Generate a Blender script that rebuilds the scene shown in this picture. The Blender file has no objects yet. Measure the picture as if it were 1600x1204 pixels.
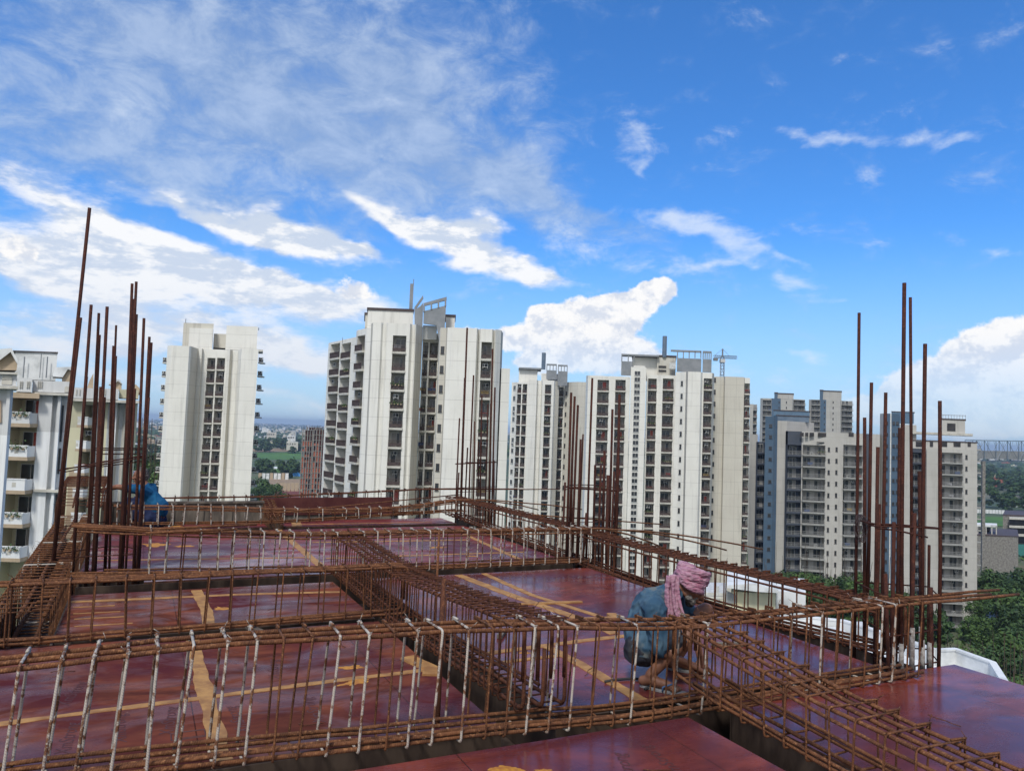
EXPO, SUN_E, SKY_S, CLOUD_S, HAZE_D = 0.78, 1.8, 0.075, 0.60, 1.3e-4
import bpy, bmesh, math, random
from mathutils import Vector, Matrix, noise
R_ = math.radians
scn = bpy.context.scene
# ---------------------------------------------------------------- camera
CH = 1.7                       # eye height above the formwork deck (deck = z 0)
PITCH, ROLL, FPX = R_(3.35), 0.037, 1200.0
cf = Vector((0, math.cos(PITCH), math.sin(PITCH)))
cu0 = Vector((0, -math.sin(PITCH), math.cos(PITCH)))
cr0 = Vector((1, 0, 0))
cr = cr0*math.cos(ROLL)+cu0*math.sin(ROLL)
cu = -cr0*math.sin(ROLL)+cu0*math.cos(ROLL)
cam_d = bpy.data.cameras.new('camera'); cam = bpy.data.objects.new('camera', cam_d)
scn.collection.objects.link(cam); scn.camera = cam
cam_d.sensor_width = 36; cam_d.lens = 36*FPX/1600; cam_d.clip_start = 0.05; cam_d.clip_end = 60000
m = Matrix((cr, cu, -cf)).transposed().to_4x4(); m.translation = (0, 0, CH); cam.matrix_world = m
EYE = Vector((0, 0, CH))
# ---------------------------------------------------------------- view, world, sun
scn.view_settings.view_transform = 'Standard'; scn.view_settings.look = 'None'
scn.view_settings.gamma = 1; scn.view_settings.exposure = EXPO
scn.cycles.max_bounces = 6; scn.cycles.diffuse_bounces = 3; scn.cycles.glossy_bounces = 3
scn.cycles.volume_bounces = 0; scn.cycles.use_denoising = True
SUN_EL, SUN_AZ = R_(54), R_(198)      # azimuth clockwise from +Y
sl = bpy.data.lights.new('sun', 'SUN'); sl.energy = SUN_E; sl.angle = R_(10); sl.color = (1, .975, .93)
so = bpy.data.objects.new('sun', sl); scn.collection.objects.link(so)
sd = Vector((math.sin(SUN_AZ)*math.cos(SUN_EL), math.cos(SUN_AZ)*math.cos(SUN_EL), math.sin(SUN_EL)))
so.rotation_euler = (-sd).to_track_quat('-Z', 'Y').to_euler(); so.location = (0, 0, 200)

def ray(x, y): return cr*(x-800)/FPX - cu*(y-602)/FPX + cf
def atY(x, y, Y):
    d = ray(x, y); return EYE+d*(Y/d.y)
def atZ(x, y, z=0):
    d = ray(x, y); return EYE+d*((z-CH)/d.z)

class G:                       # tiny node-graph helper
    def __init__(s, nt): s.nt = nt; s.N = nt.nodes; s.L = nt.links
    def n(s, t, **k):
        o = s.N.new(t)
        for a, b in k.items(): setattr(o, a, b)
        return o
    def put(s, sock, v):
        if isinstance(v, bpy.types.NodeSocket): s.L.new(v, sock)
        elif isinstance(v, (int, float)) and sock.type in ('RGBA',): sock.default_value = (v, v, v, 1)
        elif isinstance(v, (tuple, list)) and sock.type == 'RGBA' and len(v) == 3: sock.default_value = (*v, 1)
        else: sock.default_value = v
    def m(s, op, a, b=0.0, c=0.0, clamp=False):
        o = s.n('ShaderNodeMath', operation=op, use_clamp=clamp)
        s.put(o.inputs[0], a); s.put(o.inputs[1], b); s.put(o.inputs[2], c); return o.outputs[0]
    def mix(s, f, a, b, bt='MIX'):
        o = s.n('ShaderNodeMix', data_type='RGBA', blend_type=bt, clamp_factor=True)
        s.put(o.inputs[0], f); s.put(o.inputs[6], a); s.put(o.inputs[7], b); return o.outputs[2]
    def ss(s, v, a, b, lo=0.0, hi=1.0):
        o = s.n('ShaderNodeMapRange', interpolation_type='SMOOTHSTEP')
        s.put(o.inputs[0], v); s.put(o.inputs[1], a); s.put(o.inputs[2], b); s.put(o.inputs[3], lo); s.put(o.inputs[4], hi); return o.outputs[0]
    def noise(s, vec, sc, det=4, rough=.55, dist=0.0):
        o = s.n('ShaderNodeTexNoise'); s.put(o.inputs['Vector'], vec); s.put(o.inputs['Scale'], sc)
        s.put(o.inputs['Detail'], det); s.put(o.inputs['Roughness'], rough); s.put(o.inputs['Distortion'], dist); return o.outputs['Fac']
    def scale(s, vec, k):
        o = s.n('ShaderNodeVectorMath', operation='MULTIPLY'); s.put(o.inputs[0], vec); s.put(o.inputs[1], k); return o.outputs[0]

w = bpy.data.worlds.new('World'); scn.world = w; w.use_nodes = True
g = G(w.node_tree)
for n_ in list(g.N): g.N.remove(n_)
out = g.n('ShaderNodeOutputWorld')
sky = g.n('ShaderNodeTexSky', sky_type='NISHITA', sun_disc=False)
sky.sun_elevation = SUN_EL; sky.sun_rotation = SUN_AZ; sky.altitude = 250; sky.air_density = 1.0; sky.dust_density = 0.6; sky.ozone_density = 3.0
tc = g.n('ShaderNodeTexCoord'); sx = g.n('ShaderNodeSeparateXYZ'); g.put(sx.inputs[0], tc.outputs['Generated'])
az = g.m('ARCTAN2', sx.outputs[0], sx.outputs[1]); el = g.m('ARCSINE', sx.outputs[2])
cv = g.n('ShaderNodeCombineXYZ'); g.put(cv.inputs[0], az); g.put(cv.inputs[1], el)
P = cv.outputs[0]
def blobs(lst, A, E):
    """sum of soft ellipses over (warped) azimuth / elevation in radians"""
    tot = None
    for (px, py, rx, ry, rot, wt) in lst:
        d = ray(px, py).normalized(); a0, e0 = math.atan2(d.x, d.y), math.asin(d.z)
        r = R_(rot)-ROLL
        dx = g.m('SUBTRACT', A, a0); dy = g.m('SUBTRACT', E, e0)
        u = g.m('ADD', g.m('MULTIPLY', dx, math.cos(r)*FPX/rx), g.m('MULTIPLY', dy, math.sin(r)*FPX/rx))
        v = g.m('ADD', g.m('MULTIPLY', dx, -math.sin(r)*FPX/ry), g.m('MULTIPLY', dy, math.cos(r)*FPX/ry))
        q = g.m('ADD', g.m('MULTIPLY', u, u), g.m('MULTIPLY', v, v))
        f = g.m('MULTIPLY', g.m('EXPONENT', g.m('MULTIPLY', q, -1.0)), wt)
        tot = f if tot is None else g.m('ADD', tot, f)
    return tot
def warp(sc, amp, seed):
    o = g.n('ShaderNodeTexNoise'); ad = g.n('ShaderNodeVectorMath', operation='ADD'); g.put(ad.inputs[0], g.scale(P, sc)); ad.inputs[1].default_value = (seed, seed*.7, 0)
    g.put(o.inputs['Vector'], ad.outputs[0]); o.inputs['Scale'].default_value = 1; o.inputs['Detail'].default_value = 3
    s_ = g.n('ShaderNodeSeparateXYZ'); g.put(s_.inputs[0], o.outputs['Color'])
    return g.m('MULTIPLY', g.m('SUBTRACT', s_.outputs[0], .5), amp[0]), g.m('MULTIPLY', g.m('SUBTRACT', s_.outputs[1], .5), amp[1])
wa, we = warp((7, 11, 1), (.16, .075), 3.1); wb, wf = warp((24, 34, 1), (.045, .026), 7.7)
AW = g.m('ADD', az, g.m('ADD', wa, wb)); EW = g.m('ADD', el, g.m('ADD', we, wf))
AC_ = g.m('ADD', az, g.m('MULTIPLY', g.m('ADD', wa, wb), .40)); EC_ = g.m('ADD', el, g.m('MULTIPLY', g.m('ADD', we, wf), .55))
def at_off(dx, dy, sc):
    ad = g.n('ShaderNodeVectorMath', operation='ADD'); g.put(ad.inputs[0], P); ad.inputs[1].default_value = (dx, dy, 0); return g.scale(ad.outputs[0], sc)
n1 = g.noise(at_off(0, 0, (9.0, 24.0, 1)), 1.0, 12, .64, .15); n1b = g.noise(at_off(.012, .016, (9.0, 24.0, 1)), 1.0, 12, .64, .15)
n2 = g.noise(at_off(0, 0, (30.0, 36.0, 1)), 1.0, 12, .66, .1); n2b = g.noise(at_off(-.010, .016, (30.0, 36.0, 1)), 1.0, 12, .66, .1)
n3 = g.noise(at_off(0, 0, (13.0, 22.0, 1)), 1.0, 12, .66, .35); n4 = g.noise(at_off(.3, .1, (4.0, 8.0, 1)), 1.0, 5, .6)
VEIL = [(120,60,260,110,0,.55),(420,80,260,120,-10,.6),(640,110,170,110,-30,.5),(180,230,300,70,0,.62),(520,250,200,60,-18,.55),(700,240,150,70,-30,.5),(790,60,70,80,0,.35),(820,250,70,60,0,.4),(380,330,160,26,-6,.5),(860,330,120,36,-18,.5),(960,345,90,24,-18,.4)]
LAY = [(30,395,120,30,-22,1.1),(120,330,130,24,-18,.85),(200,388,180,26,-10,1.0),(330,340,190,16,-4,.95),(470,372,150,24,-10,1.15),(300,395,120,20,-4,.7),(560,395,60,10,-2,.8),
       (640,352,100,18,-16,1.15),(740,385,130,24,-18,1.35),(850,420,70,18,-16,1.2),(700,345,120,16,-8,.8),
       (360,452,230,30,-3,1.15),(170,440,180,26,-6,.95),(520,462,80,20,-4,1.0),(450,430,120,18,-8,.8),(90,520,150,30,0,.8),(300,520,260,26,-2,.75),(480,545,150,26,-2,.8),(150,590,260,34,0,.6),(450,610,200,26,0,.5)]
WISP = [(900,390,120,30,-10,.62),(1060,352,110,20,-14,.85),(1130,385,120,20,-18,.8),(1100,414,100,9,-3,.7),(1250,408,70,8,-12,.7),(985,245,36,22,-30,.7),(1010,272,34,12,-20,.7),(930,230,20,10,0,.4),(970,210,40,14,-40,.4),
        (1240,205,80,12,-10,.7),(1330,222,90,10,-4,.7),(1400,203,90,22,-18,.55),(1480,230,60,10,10,.6),(1150,208,40,8,-10,.4),(1228,445,26,10,-10,.8),(1230,556,90,9,0,.75),(1590,385,40,10,5,.7),(1320,470,50,5,-3,.5),(1440,300,120,10,-10,.3),
        (1300,610,300,36,0,.35),(700,560,200,50,0,.45),(1000,600,200,30,0,.5),(780,440,120,30,0,.35)]
CUM = [(1028,452,30,17,10,1.25),(1000,468,44,20,35,1.2),(965,488,50,26,25,1.1),(905,505,70,34,15,1.1),(860,500,30,18,0,1.0),(930,545,90,34,0,.95),(865,545,50,30,0,.9),(985,560,60,26,0,.75),
       (1562,545,46,34,10,1.35),(1600,560,60,40,0,1.3),(1510,585,50,28,25,1.15),(1450,605,60,22,20,1.0),(1560,620,130,46,0,1.1),(1400,625,60,18,10,.8),(1480,650,120,26,0,.8),(745,515,40,16,-15,1.0),(785,520,24,14,0,.9),(840,565,40,10,0,.8),(25,385,36,20,-20,.85),(560,455,40,18,-8,.8)]
dv = g.ss(g.m('ADD', g.m('MULTIPLY', n3, 1.9), blobs(VEIL, AW, EW)), .95, 2.0, 0, .72)
dl = g.ss(g.m('ADD', g.m('MULTIPLY', n1, 1.9), blobs(LAY, AW, EW)), 1.28, 2.16, 0, .95)
dw = g.ss(g.m('ADD', g.m('MULTIPLY', g.m('ADD', g.m('MULTIPLY', n3, .6), g.m('MULTIPLY', n1, .4)), 4.4), blobs(WISP, AW, EW)), 2.45, 3.7, 0, .66)
dc = g.m('MULTIPLY', g.ss(el, .03, .14, .45, 1), g.ss(g.m('ADD', g.m('MULTIPLY', n2, 1.35), blobs(CUM, AC_, EC_)), 1.06, 1.36, 0, .97))
rel1 = g.ss(g.m('SUBTRACT', n1, n1b), -.07, .07); rel2 = g.ss(g.m('SUBTRACT', n2, n2b), -.14, .09)  # cloud self-shadow from offset noise, painted into the cloud colours
tint = g.mix(1.0, sky.outputs[0], (.44, .96, 1.50), 'MULTIPLY')
hz = g.ss(el, -.04, .27, 1, 0)
def bg(col, st):
    o = g.n('ShaderNodeBackground'); g.put(o.inputs[0], col); o.inputs[1].default_value = st; return o
bgs = bg(g.mix(g.m('MULTIPLY', hz, .80), tint, (4.4, 5.4, 6.7)), SKY_S)
low = g.ss(el, .04, .22)
c1 = g.mix(rel1, (.62, .70, .83), (.98, .98, .98)); c1 = g.mix(low, g.mix(.62, c1, (.66, .73, .86)), c1)
c2 = g.mix(rel2, (.70, .745, .84), (1.0, .985, .97)); c2 = g.mix(g.ss(el, .02, .13), g.mix(.5, c2, (.72, .77, .87)), c2)
bgl = bg(c1, CLOUD_S); bgc = bg(c2, CLOUD_S); bgv = bg(g.mix(g.ss(n3, .38, .66), (.33, .45, .66), (.50, .61, .79)), CLOUD_S); bgw = bg((.80, .87, .97), CLOUD_S)
def mixs(f, a, b):
    o = g.n('ShaderNodeMixShader'); g.put(o.inputs[0], f); g.put(o.inputs[1], a.outputs[0]); g.put(o.inputs[2], b.outputs[0]); return o
bk = bg(g.mix(g.ss(n4, .35, .65), (.80, .78, .75), (.95, .93, .89)), CLOUD_S)  # warm white cloud cover added behind the camera as neutral fill
back = g.m('MULTIPLY', g.ss(sx.outputs[1], .05, -.45), g.m('ADD', .62, g.m('MULTIPLY', g.ss(n4, .4, .6), .35)))
s1 = mixs(back, mixs(dw, mixs(dv, bgs, bgv), bgw), bk); s2 = mixs(dl, s1, bgl); s3 = mixs(dc, s2, bgc)
g.L.new(s3.outputs[0], out.inputs[0])

# ---------------------------------------------------------------- mesh helpers
COL = scn.collection
def A_(u, v):      # deck grid (u along the beams that cross the view, v away) -> world
    a = R_(25.6); return (u*math.cos(a)-v*math.sin(a), u*math.sin(a)+v*math.cos(a))
def W(u, v, z): x, y = A_(u, v); return Vector((x, y, z))
UD, VD = Vector((math.cos(R_(25.6)), math.sin(R_(25.6)), 0)), Vector((-math.sin(R_(25.6)), math.cos(R_(25.6)), 0))
ZU = Vector((0, 0, 1))
def onv(x, y, v):              # view ray meets the vertical plane v = const
    d = ray(x, y); t = (v-EYE.dot(VD))/d.dot(VD); p = EYE+d*t; return p
def onu(x, y, u):
    d = ray(x, y); t = (u-EYE.dot(UD))/d.dot(UD); return EYE+d*t

class MB:
    def __init__(s): s.v = []; s.f = []; s.mi = []; s.uv = []
    def face(s, idx, mi=0, uv=None): s.f.append(idx); s.mi.append(mi); s.uv.append(uv)
    def obox(s, o, ax, ay, az_, mi=0):       # corner + three edge vectors
        o = Vector(o); ax = Vector(ax); ay = Vector(ay); az_ = Vector(az_)
        if ax.cross(ay).dot(az_) < 0: ax, ay = ay, ax
        b = len(s.v)
        for k in (0, 1):
            for (i, j) in ((0, 0), (1, 0), (1, 1), (0, 1)): s.v.append(o+ax*i+ay*j+az_*k)
        for q in ((3, 2, 1, 0), (4, 5, 6, 7), (0, 1, 5, 4), (1, 2, 6, 5), (2, 3, 7, 6), (3, 0, 4, 7)): s.face([b+i for i in q], mi)
        return s
    def box(s, x0, x1, y0, y1, z0, z1, mi=0): return s.obox((x0, y0, z0), (x1-x0, 0, 0), (0, y1-y0, 0), (0, 0, z1-z0), mi)
    def bar(s, a, b, r, mi=0, n=6): return s.tube([a, b], r, n, mi)
    def beam(s, a, b, wd, ht, mi=0):
        a = Vector(a); b = Vector(b); d = (b-a); L = d.length; d.normalize()
        side = d.cross(ZU)
        if side.length < .01: side = Vector((1, 0, 0))
        side.normalize(); up = side.cross(d)
        return s.obox(a-side*wd/2-up*ht/2, side*wd, up*ht, d*L, mi)
    def tube(s, pts, r, n=6, mi=0, closed=False, caps=True):
        pts = [Vector(p) for p in pts]; N = len(pts); b0 = len(s.v)
        rs = r if isinstance(r, (list, tuple)) else [r]*N
        prev = None; L = 0; Ls = []
        for i, p in enumerate(pts):
            if closed: t = pts[(i+1) % N]-pts[i-1]
            elif i == 0: t = pts[1]-p
            elif i == N-1: t = p-pts[-2]
            else: t = (pts[i+1]-p).normalized()+(p-pts[i-1]).normalized()
            t.normalize()
            if prev is None:
                q = t.cross(ZU)
                if q.length < .05: q = t.cross(Vector((0, 1, 0)))
            else: q = prev-t*prev.dot(t)
            q.normalize(); prev = q; w_ = t.cross(q)
            if i: L += (p-pts[i-1]).length
            Ls.append(L)
            for k in range(n):
                a = 2*math.pi*k/n; s.v.append(p+(q*math.cos(a)+w_*math.sin(a))*rs[i])
        for i in range(N if closed else N-1):
            j = (i+1) % N; l0, l1 = Ls[i], Ls[j] if j else L+.05
            for k in range(n):
                k2 = (k+1) % n
                s.face([b0+i*n+k, b0+i*n+k2, b0+j*n+k2, b0+j*n+k], mi, [(k/n, l0), ((k+1)/n, l0), ((k+1)/n, l1), (k/n, l1)])
        if caps and not closed:
            s.face([b0+k for k in range(n)][::-1], mi); s.face([b0+(N-1)*n+k for k in range(n)], mi)
        return s
    def prism(s, poly, z0, z1, mi=0, mtop=None):     # poly: CCW world xy list
        n = len(poly); b = len(s.v)
        ar = sum(poly[i][0]*poly[(i+1) % n][1]-poly[(i+1) % n][0]*poly[i][1] for i in range(n))
        if ar < 0: poly = poly[::-1]
        for z in (z0, z1):
            for p in poly: s.v.append(Vector((p[0], p[1], z)))
        for i in range(n):
            j = (i+1) % n; s.face([b+i, b+j, b+n+j, b+n+i], mi)
        s.face([b+i for i in range(n)][::-1], mi); s.face([b+n+i for i in range(n)], mi if mtop is None else mtop)
        return s
    def mesh(s, name, mats, smooth=False):
        me = bpy.data.meshes.new(name); me.from_pydata(s.v, [], s.f)
        for m_ in (mats if isinstance(mats, (list, tuple)) else [mats]): me.materials.append(m_)
        if any(s.mi): me.polygons.foreach_set('material_index', s.mi)
        if any(u is not None for u in s.uv):
            ul = me.uv_layers.new(name='UVMap'); k = 0
            for q, u in zip(s.f, s.uv):
                for i in range(len(q)):
                    if u is not None: ul.data[k].uv = u[i]
                    k += 1
        if smooth: me.polygons.foreach_set('use_smooth', [True]*len(s.f))
        me.update(); return me
    def build(s, name, mats, parent=None, smooth=False, origin=None, loc=None):
        if origin is not None:
            o_ = Vector(origin); s.v = [v_-o_ for v_ in s.v]
        me = s.mesh(name, mats, smooth); return place(name, me, parent, origin if loc is None else loc)
def place(name, me, parent=None, loc=None, rz=0):
    o = bpy.data.objects.new(name, me); COL.objects.link(o)
    if loc is not None: o.location = loc
    if rz: o.rotation_euler = (0, 0, rz)
    if parent is not None: o.parent = parent
    return o
def tag(o, label=None, cat=None, group=None, kind=None):
    if label: o['label'] = label
    if cat: o['category'] = cat
    if group: o['group'] = group
    if kind: o['kind'] = kind
    return o
def thing(name, label, cat, loc=(0, 0, 0), rz=0, group=None):
    o = bpy.data.objects.new(name, None); COL.objects.link(o); o.location = loc; o.rotation_euler = (0, 0, rz)
    o.empty_display_size = .2
    return tag(o, label, cat, group)

# ---------------------------------------------------------------- materials
def new_mat(name):
    m_ = bpy.data.materials.new(name); m_.use_nodes = True; nt = m_.node_tree
    b = nt.nodes['Principled BSDF']; h = G(nt); return m_, b, h
def setb(h, b, **k):
    for n_, v in k.items():
        h.put(b.inputs[{'col': 'Base Color', 'rough': 'Roughness', 'metal': 'Metallic', 'spec': 'Specular IOR Level', 'coat': 'Coat Weight', 'coatr': 'Coat Roughness', 'nor': 'Normal', 'sub': 'Subsurface Weight'}[n_]], v)
def bump(h, ht, st=.3, dist=.01):
    o = h.n('ShaderNodeBump'); h.put(o.inputs['Strength'], st); h.put(o.inputs['Distance'], dist); h.put(o.inputs['Height'], ht); return o.outputs[0]
def simple(name, a, b_=None, sc=4, rough=.8, bm=0.0, det=5, metal=0, lo=.35, hi=.65, coords='Object', spec=.3, st=None):
    m_, b, h = new_mat(name); co = h.n('ShaderNodeTexCoord').outputs[coords]
    if st: co = h.scale(co, st)
    nz = h.noise(co, sc, det, .6)
    setb(h, b, col=h.mix(h.ss(nz, lo, hi), a, b_ or a), rough=rough, metal=metal, spec=spec)
    if bm: setb(h, b, nor=bump(h, nz, bm))
    return m_
def rust(name, c1, c2, c3, white=None, wt=.5):
    m_, b, h = new_mat(name); tcn = h.n('ShaderNodeTexCoord'); co = tcn.outputs['Object']
    nz = h.noise(co, 9, 5, .65); nf = h.noise(co, 60, 3, .6)
    c = h.mix(h.ss(nz, .35, .65), c1, c2); c = h.mix(h.ss(nf, .5, .75), c, c3)
    sp = h.n('ShaderNodeSeparateXYZ'); h.put(sp.inputs[0], tcn.outputs['UV'])
    fr = h.m('ADD', h.m('MULTIPLY', sp.outputs[1], 90.0*2*math.pi), h.m('MULTIPLY', sp.outputs[0], 4*math.pi))
    rib = h.ss(h.m('SINE', fr), .2, .9)
    if white:
        nw = h.noise(co, 14, 5, .7); c = h.mix(h.ss(nw, wt-.05, wt+.04), white, c)
    c = h.mix(h.m('MULTIPLY', rib, .25), c, c3)
    setb(h, b, col=c, rough=.82, spec=.25, nor=bump(h, h.m('ADD', rib, h.m('MULTIPLY', nf, .7)), .6, .003))
    return m_
M = {}
M['rust'] = rust('rust', (.15, .058, .024), (.065, .025, .013), (.30, .14, .06))
M['rust_dark'] = rust('rust_dark', (.055, .016, .010), (.028, .010, .008), (.11, .035, .018))
M['rust_mid'] = rust('rust_mid', (.10, .034, .016), (.05, .018, .011), (.19, .075, .032))
M['rust_white'] = rust('rust_white', (.17, .07, .03), (.10, .04, .02), (.3, .16, .09), (.46, .42, .36), .53)
M['rust_half'] = rust('rust_half', (.17, .06, .022), (.10, .036, .016), (.28, .13, .06), (.40, .35, .29), .44)
# red film-faced plywood
def ply(name, dark=1.0, dry=0):
    m_, b, h = new_mat(name); tcn = h.n('ShaderNodeTexCoord'); co = tcn.outputs['Object']
    rt = h.n('ShaderNodeMapping'); h.put(rt.inputs[0], co); rt.inputs['Rotation'].default_value = (0, 0, -R_(25.6)); co = rt.outputs[0]
    st = h.scale(co, (1.0, 5.0, 1)); ng = h.noise(h.scale(co, (1.0, 2.6 if dry >= 0 else 1.8, 1)), 1.7, 9, .62, .5); nb = h.noise(co, .75, 5, .6, .8); nf = h.noise(h.scale(co, (6, 60, 1)), 2, 4, .6)
    c = h.mix(h.ss(ng, .34, .66), (.105*dark, .018+.008*(dry > 0), .015+.006*(dry > 0)), (.25*dark, .045+.012*(dry > 0), .026+.008*(dry > 0)))
    c = h.mix(h.ss(nb, .42, .62, 0, .85), c, (.075, .018, .026))
    c = h.mix(h.ss(nf, .56, .8, 0, .35 if dry >= 0 else .12), c, (.27, .085, .05))
    sp = h.noise(co, 26, 3, .5); c = h.mix(h.ss(sp, .73, .79, 0, .55), c, (.38, .25, .17))
    dust = h.noise(h.scale(co, (1.3, 2.6, 1)), 1.4, 7, .7, 1.2); c = h.mix(h.ss(dust, (.56 if dry >= 0 else .68), .80, 0, .45 if dry > 0 else .3), c, (.27, .115, .07))
    cs = h.n('ShaderNodeSeparateXYZ'); h.put(cs.inputs[0], co)
    jx = h.m('FRACT', h.m('MULTIPLY', h.m('ADD', cs.outputs[0], 20.37), .82)); jy = h.m('FRACT', h.m('MULTIPLY', h.m('ADD', cs.outputs[1], 20.2), .41))
    j = h.m('MAXIMUM', h.m('LESS_THAN', jx, .006), h.m('LESS_THAN', jy, .0032)); c = h.mix(h.m('MULTIPLY', j, .8), c, (.03, .012, .01))
    wet = h.ss(h.noise(h.scale(co, (1.0, 2.0, 1)), .9, 6, .62, 1.0), .36, .62)
    rr = h.m('ADD', h.m('MULTIPLY', wet, .34 if dry >= 0 else .16), h.m('ADD', .14 if dry > 0 else .08, h.m('MULTIPLY', nf, .16)))
    tgr = h.noise(h.scale(co, (.9, 1.2, 1)), 3.1, 8, .7, .8); c = h.mix(h.ss(tgr, .52, .70, 0, .45), c, (.07, .018, .016))
    setb(h, b, col=c, rough=rr, spec=h.m('SUBTRACT', .22 if dry > 0 else .42, h.m('MULTIPLY', wet, .28 if dry >= 0 else .15)), nor=bump(h, h.m('ADD', ng, h.m('MULTIPLY', nf, .25)), .12, .01))
    return m_
M['ply'] = ply('red_plywood'); M['ply_dry'] = ply('red_plywood_dry', .74, 1)
M['ply_smooth'] = ply('red_plywood_smooth', .86, -1)
M['plyedge'] = simple('plywood_edge', (.16, .075, .045), (.05, .022, .016), 30, .85, .3, st=(1, 1, 6))
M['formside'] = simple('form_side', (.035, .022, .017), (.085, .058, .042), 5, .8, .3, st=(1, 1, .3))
M['board_grey'] = simple('board_grey', (.17, .14, .11), (.075, .06, .05), 6, .9, .4, st=(1, 1, .25))
M['board_red'] = simple('board_red', (.06, .014, .014), (.10, .032, .026), 3, .5, .1)
M['tape'] = simple('tape', (.43, .23, .075), (.25, .12, .045), 9, .65, .25, lo=.3, hi=.7)
M['yellow'] = simple('yellow_paint', (.50, .24, .03), (.34, .13, .03), 30, .6)
M['ink'] = simple('ink', (.055, .022, .024), (.09, .034, .03), 40, .6)
M['concrete'] = simple('concrete', (.26, .245, .22), (.15, .14, .125), 1.5, .95, .3, 8)
M['soil'] = simple('soil', (.22, .15, .09), (.30, .22, .14), .3, 1)
M['steel'] = simple('steel_grey', (.20, .215, .225), (.25, .26, .27), .6, .55, 0, 4)
M['steel_blue'] = simple('steel_blue', (.10, .145, .20), (.14, .18, .23), .6, .5)
M['roof_white'] = simple('roof_white', (.66, .67, .66), (.40, .41, .40), .55, .85, .1, 9, lo=.4, hi=.72)
M['ac'] = simple('appliance_white', (.60, .60, .57), (.45, .45, .43), 2, .6)
M['dark'] = simple('dark_interior', (.03, .03, .032), (.055, .05, .05), .6, .9)
M['rail'] = simple('railing_metal', (.055, .04, .038), (.09, .065, .06), 2, .6)
M['rail_grey'] = simple('railing_grey', (.20, .20, .195), (.27, .27, .26), 2, .6)
M['curtain'] = simple('curtain', (.38, .36, .32), (.22, .21, .20), 3, .9, st=(6, 6, .4))
M['curtain_red'] = simple('curtain_red', (.42, .07, .06), (.5, .16, .12), 3, .9)
M['brick'] = simple('raw_brick', (.36, .115, .065), (.25, .08, .05), .8, .95)
M['tarp'] = simple('blue_tarp', (.03, .19, .50), (.06, .27, .62), .4, .6)
def glass(name, c, r=.12):
    m_, b, h = new_mat(name); co = h.n('ShaderNodeTexCoord').outputs['Object']
    setb(h, b, col=h.mix(h.noise(co, 1.4, 3), c, tuple(x*.5 for x in c)), rough=r, spec=.7); return m_
M['dummy'] = M['ac']; M['glass'] = glass('window_glass', (.045, .05, .055)); M['glass_blue'] = glass('glass_blue', (.10, .19, .29)); M['glass_green'] = glass('glass_green', (.06, .24, .22))
def facade(name, c1, c2, joint=3.0, jc=.72, vj=0.0, stain=.5):
    """painted render: floor joints, faint blotches, rain streaks"""
    m_, b, h = new_mat(name); geo = h.n('ShaderNodeNewGeometry'); co = geo.outputs['Position']
    sp = h.n('ShaderNodeSeparateXYZ'); h.put(sp.inputs[0], co)
    nz = h.noise(co, .22, 6, .6); c = h.mix(h.ss(nz, .3, .7), c1, c2)
    stn = h.noise(h.scale(co, (1.1, 1.1, .07)), 1, 6, .68); c = h.mix(h.ss(stn, .50, .74, 0, stain), c, tuple(x*.55 for x in c1))
    fr = h.m('FRACT', h.m('DIVIDE', h.m('ADD', sp.outputs[2], 300.0), joint)); j = h.m('LESS_THAN', fr, .028)
    if vj:
        fx = h.m('FRACT', h.m('DIVIDE', h.m('ADD', h.m('ADD', sp.outputs[0], h.m('MULTIPLY', sp.outputs[1], .37)), 500.0), vj)); j = h.m('MAXIMUM', j, h.m('LESS_THAN', fx, .03))
    c = h.mix(h.m('MULTIPLY', j, 1-jc), c, (.12, .11, .1))
    setb(h, b, col=c, rough=.85, spec=.25, nor=bump(h, nz, .1, .05)); return m_
M['cream'] = facade('cream_render', (.75, .735, .675), (.69, .675, .615))
M['cream_b'] = facade('beige_shade_render', (.57, .545, .47), (.53, .50, .43), vj=3.1)  # beige walls; also paints shade on the receding bevels of cream towers
M['white_r'] = facade('white_render', (.76, .77, .76), (.68, .69, .69), 300, stain=.5)
M['yellow_r'] = facade('yellow_render', (.60, .57, .40), (.54, .51, .35), 300, stain=.3)
M['tan_r'] = simple('tan_trim', (.42, .33, .23), (.36, .28, .19), 1, .85)
M['stone_r'] = facade('stone_render', (.47, .455, .42), (.42, .405, .37), 3.0, .8, stain=.45)
M['slab'] = simple('slab_edge', (.55, .53, .47), (.42, .40, .35), .9, .85)
M['slab_grey'] = simple('slab_edge_grey', (.36, .36, .34), (.28, .28, .265), .9, .85)
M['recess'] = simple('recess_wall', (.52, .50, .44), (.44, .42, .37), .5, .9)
M['blue_clad'] = facade('blue_cladding', (.085, .135, .195), (.065, .11, .165), 3.0, .6, 1.4, .15)
M['dark_clad'] = facade('slate_cladding', (.075, .085, .105), (.055, .065, .085), 3.0, .7, 1.8, .15)
M['tower_far'] = facade('far_tower', (.42, .41, .38), (.38, .37, .34), 3.0, .6)
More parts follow.
